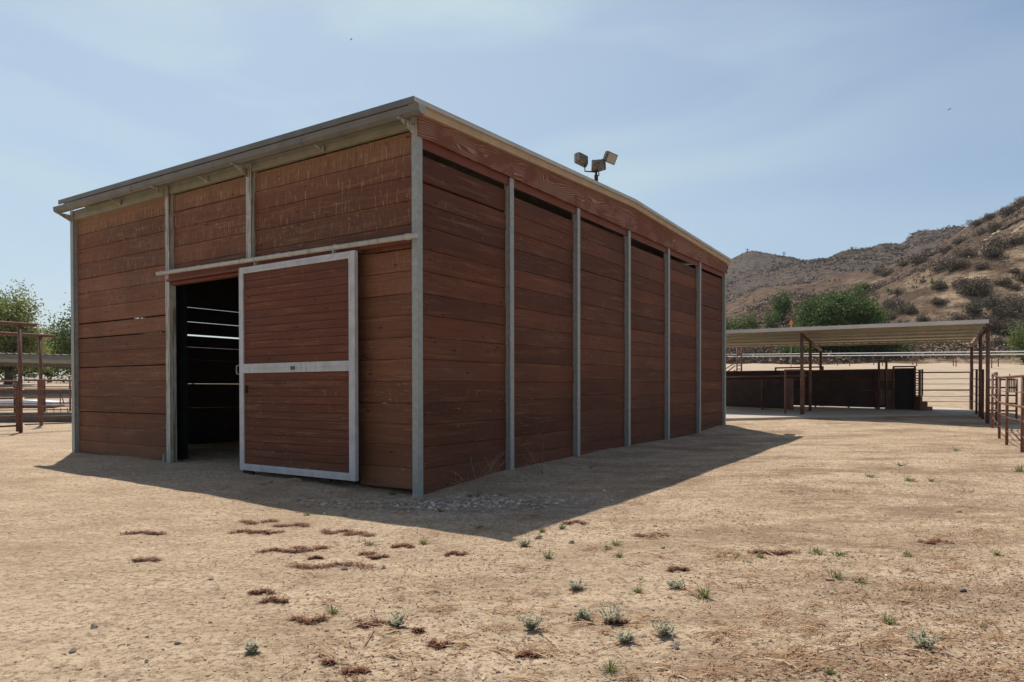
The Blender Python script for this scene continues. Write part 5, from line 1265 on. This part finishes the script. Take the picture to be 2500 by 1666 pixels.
# small crumbs of dry leaves on the right
g_ = random.Random(19); m = MB()
for i in range(22000):
    yy = 3.1 + 17 * g_.random() ** 1.4; rt = g_.betavariate(2.2, 1.1) * 1.5 - .75; x_ = rt * yy
    u = (x_ - CX) * AX[0] + (yy - CY) * AX[1]; v = (x_ - CX) * BX[0] + (yy - CY) * BX[1]
    if u > -.02 and v > -.02: continue
    d_ = vns(x_ * 1.3, yy * 1.3, 93)
    if d_ < .5 and g_.random() < .85: continue
    z_ = hz(x_, yy); b_ = g_.random() * 6.28
    blade(m, (x_, yy, z_ + .002), (math.cos(b_), math.sin(b_), g_.uniform(.1, .5)), g_.uniform(.01, .04), g_.uniform(.005, .014), .1, g_.random() * .7, 1)
tag(m.build('leaf_litter', MATL, None, False), 'dark dry leaf crumbs scattered over the dirt', 'litter', kind='stuff')

# dead branches leaning at the gable wall
def dead_branch(label, px_, row, seed, h_, spread, n=9):
    q = gp(px_, row, 2, 40); g_ = random.Random(seed); m = MB(); root = Vector((0, 0, 0))
    for i in range(n):
        a_ = g_.uniform(-2.6, -.2) + 1.2 if True else 0; p = Vector((0, 0, 0)); d = Vector((g_.uniform(-1, 1) * spread, g_.uniform(-.4, .2), g_.uniform(.5, 1))).normalized(); pts_ = [p]
        L_ = h_ * g_.uniform(.6, 1.2)
        for k in range(5):
            p = p + d * (L_ / 5); d = (d + Vector((g_.uniform(-.3, .3), g_.uniform(-.1, .1), g_.uniform(-.32, .05)))).normalized(); pts_.append(p)
            if k in (1, 2, 3):
                e = (d + Vector((g_.uniform(-.9, .9), g_.uniform(-.2, .2), g_.uniform(-.3, .5)))).normalized(); m.tube([tuple(p), tuple(p + e * L_ * .18), tuple(p + e * L_ * .32 + Vector((0, 0, -.02)))], [.0022, .0017, .0009], 4, 0, False)
        m.tube([tuple(v_) for v_ in pts_], [.0042, .0036, .003, .0025, .002, .0012], 5, 0, False)
    o = m.build('dead_branch', TWIG, None, False); o.location = (q.x, q.y, hz(q.x, q.y)); tag(o, label, 'branch'); return o
dead_branch('bundle of dead arching twigs against the gable wall by the corner post', 1165, 1215, 3, .62, 1.0, 11)
dead_branch('few dead twigs leaning at the gable wall beyond the first post', 1325, 1160, 4, .5, .9, 6)
dead_branch('low dead twigs at the foot of the gable wall, farthest along', 1440, 1146, 8, .28, .9, 5)

# ------------------------------------------------------------------ haze
hzb = MB().box(-1000, 1400, -70, 1500, -320, 180).build('haze', PEB)
hm = bpy.data.materials.new('haze_air'); hm.use_nodes = True; hm.node_tree.nodes.clear()
ho = hm.node_tree.nodes.new('ShaderNodeOutputMaterial'); hv = hm.node_tree.nodes.new('ShaderNodeVolumePrincipled')
hv.inputs['Color'].default_value = (.78, .86, .97, 1); hv.inputs['Density'].default_value = .00013; hv.inputs['Anisotropy'].default_value = .2
hm.node_tree.links.new(hv.outputs[0], ho.inputs['Volume']); hzb.data.materials.clear(); hzb.data.materials.append(hm)
tag(hzb, kind='stuff')
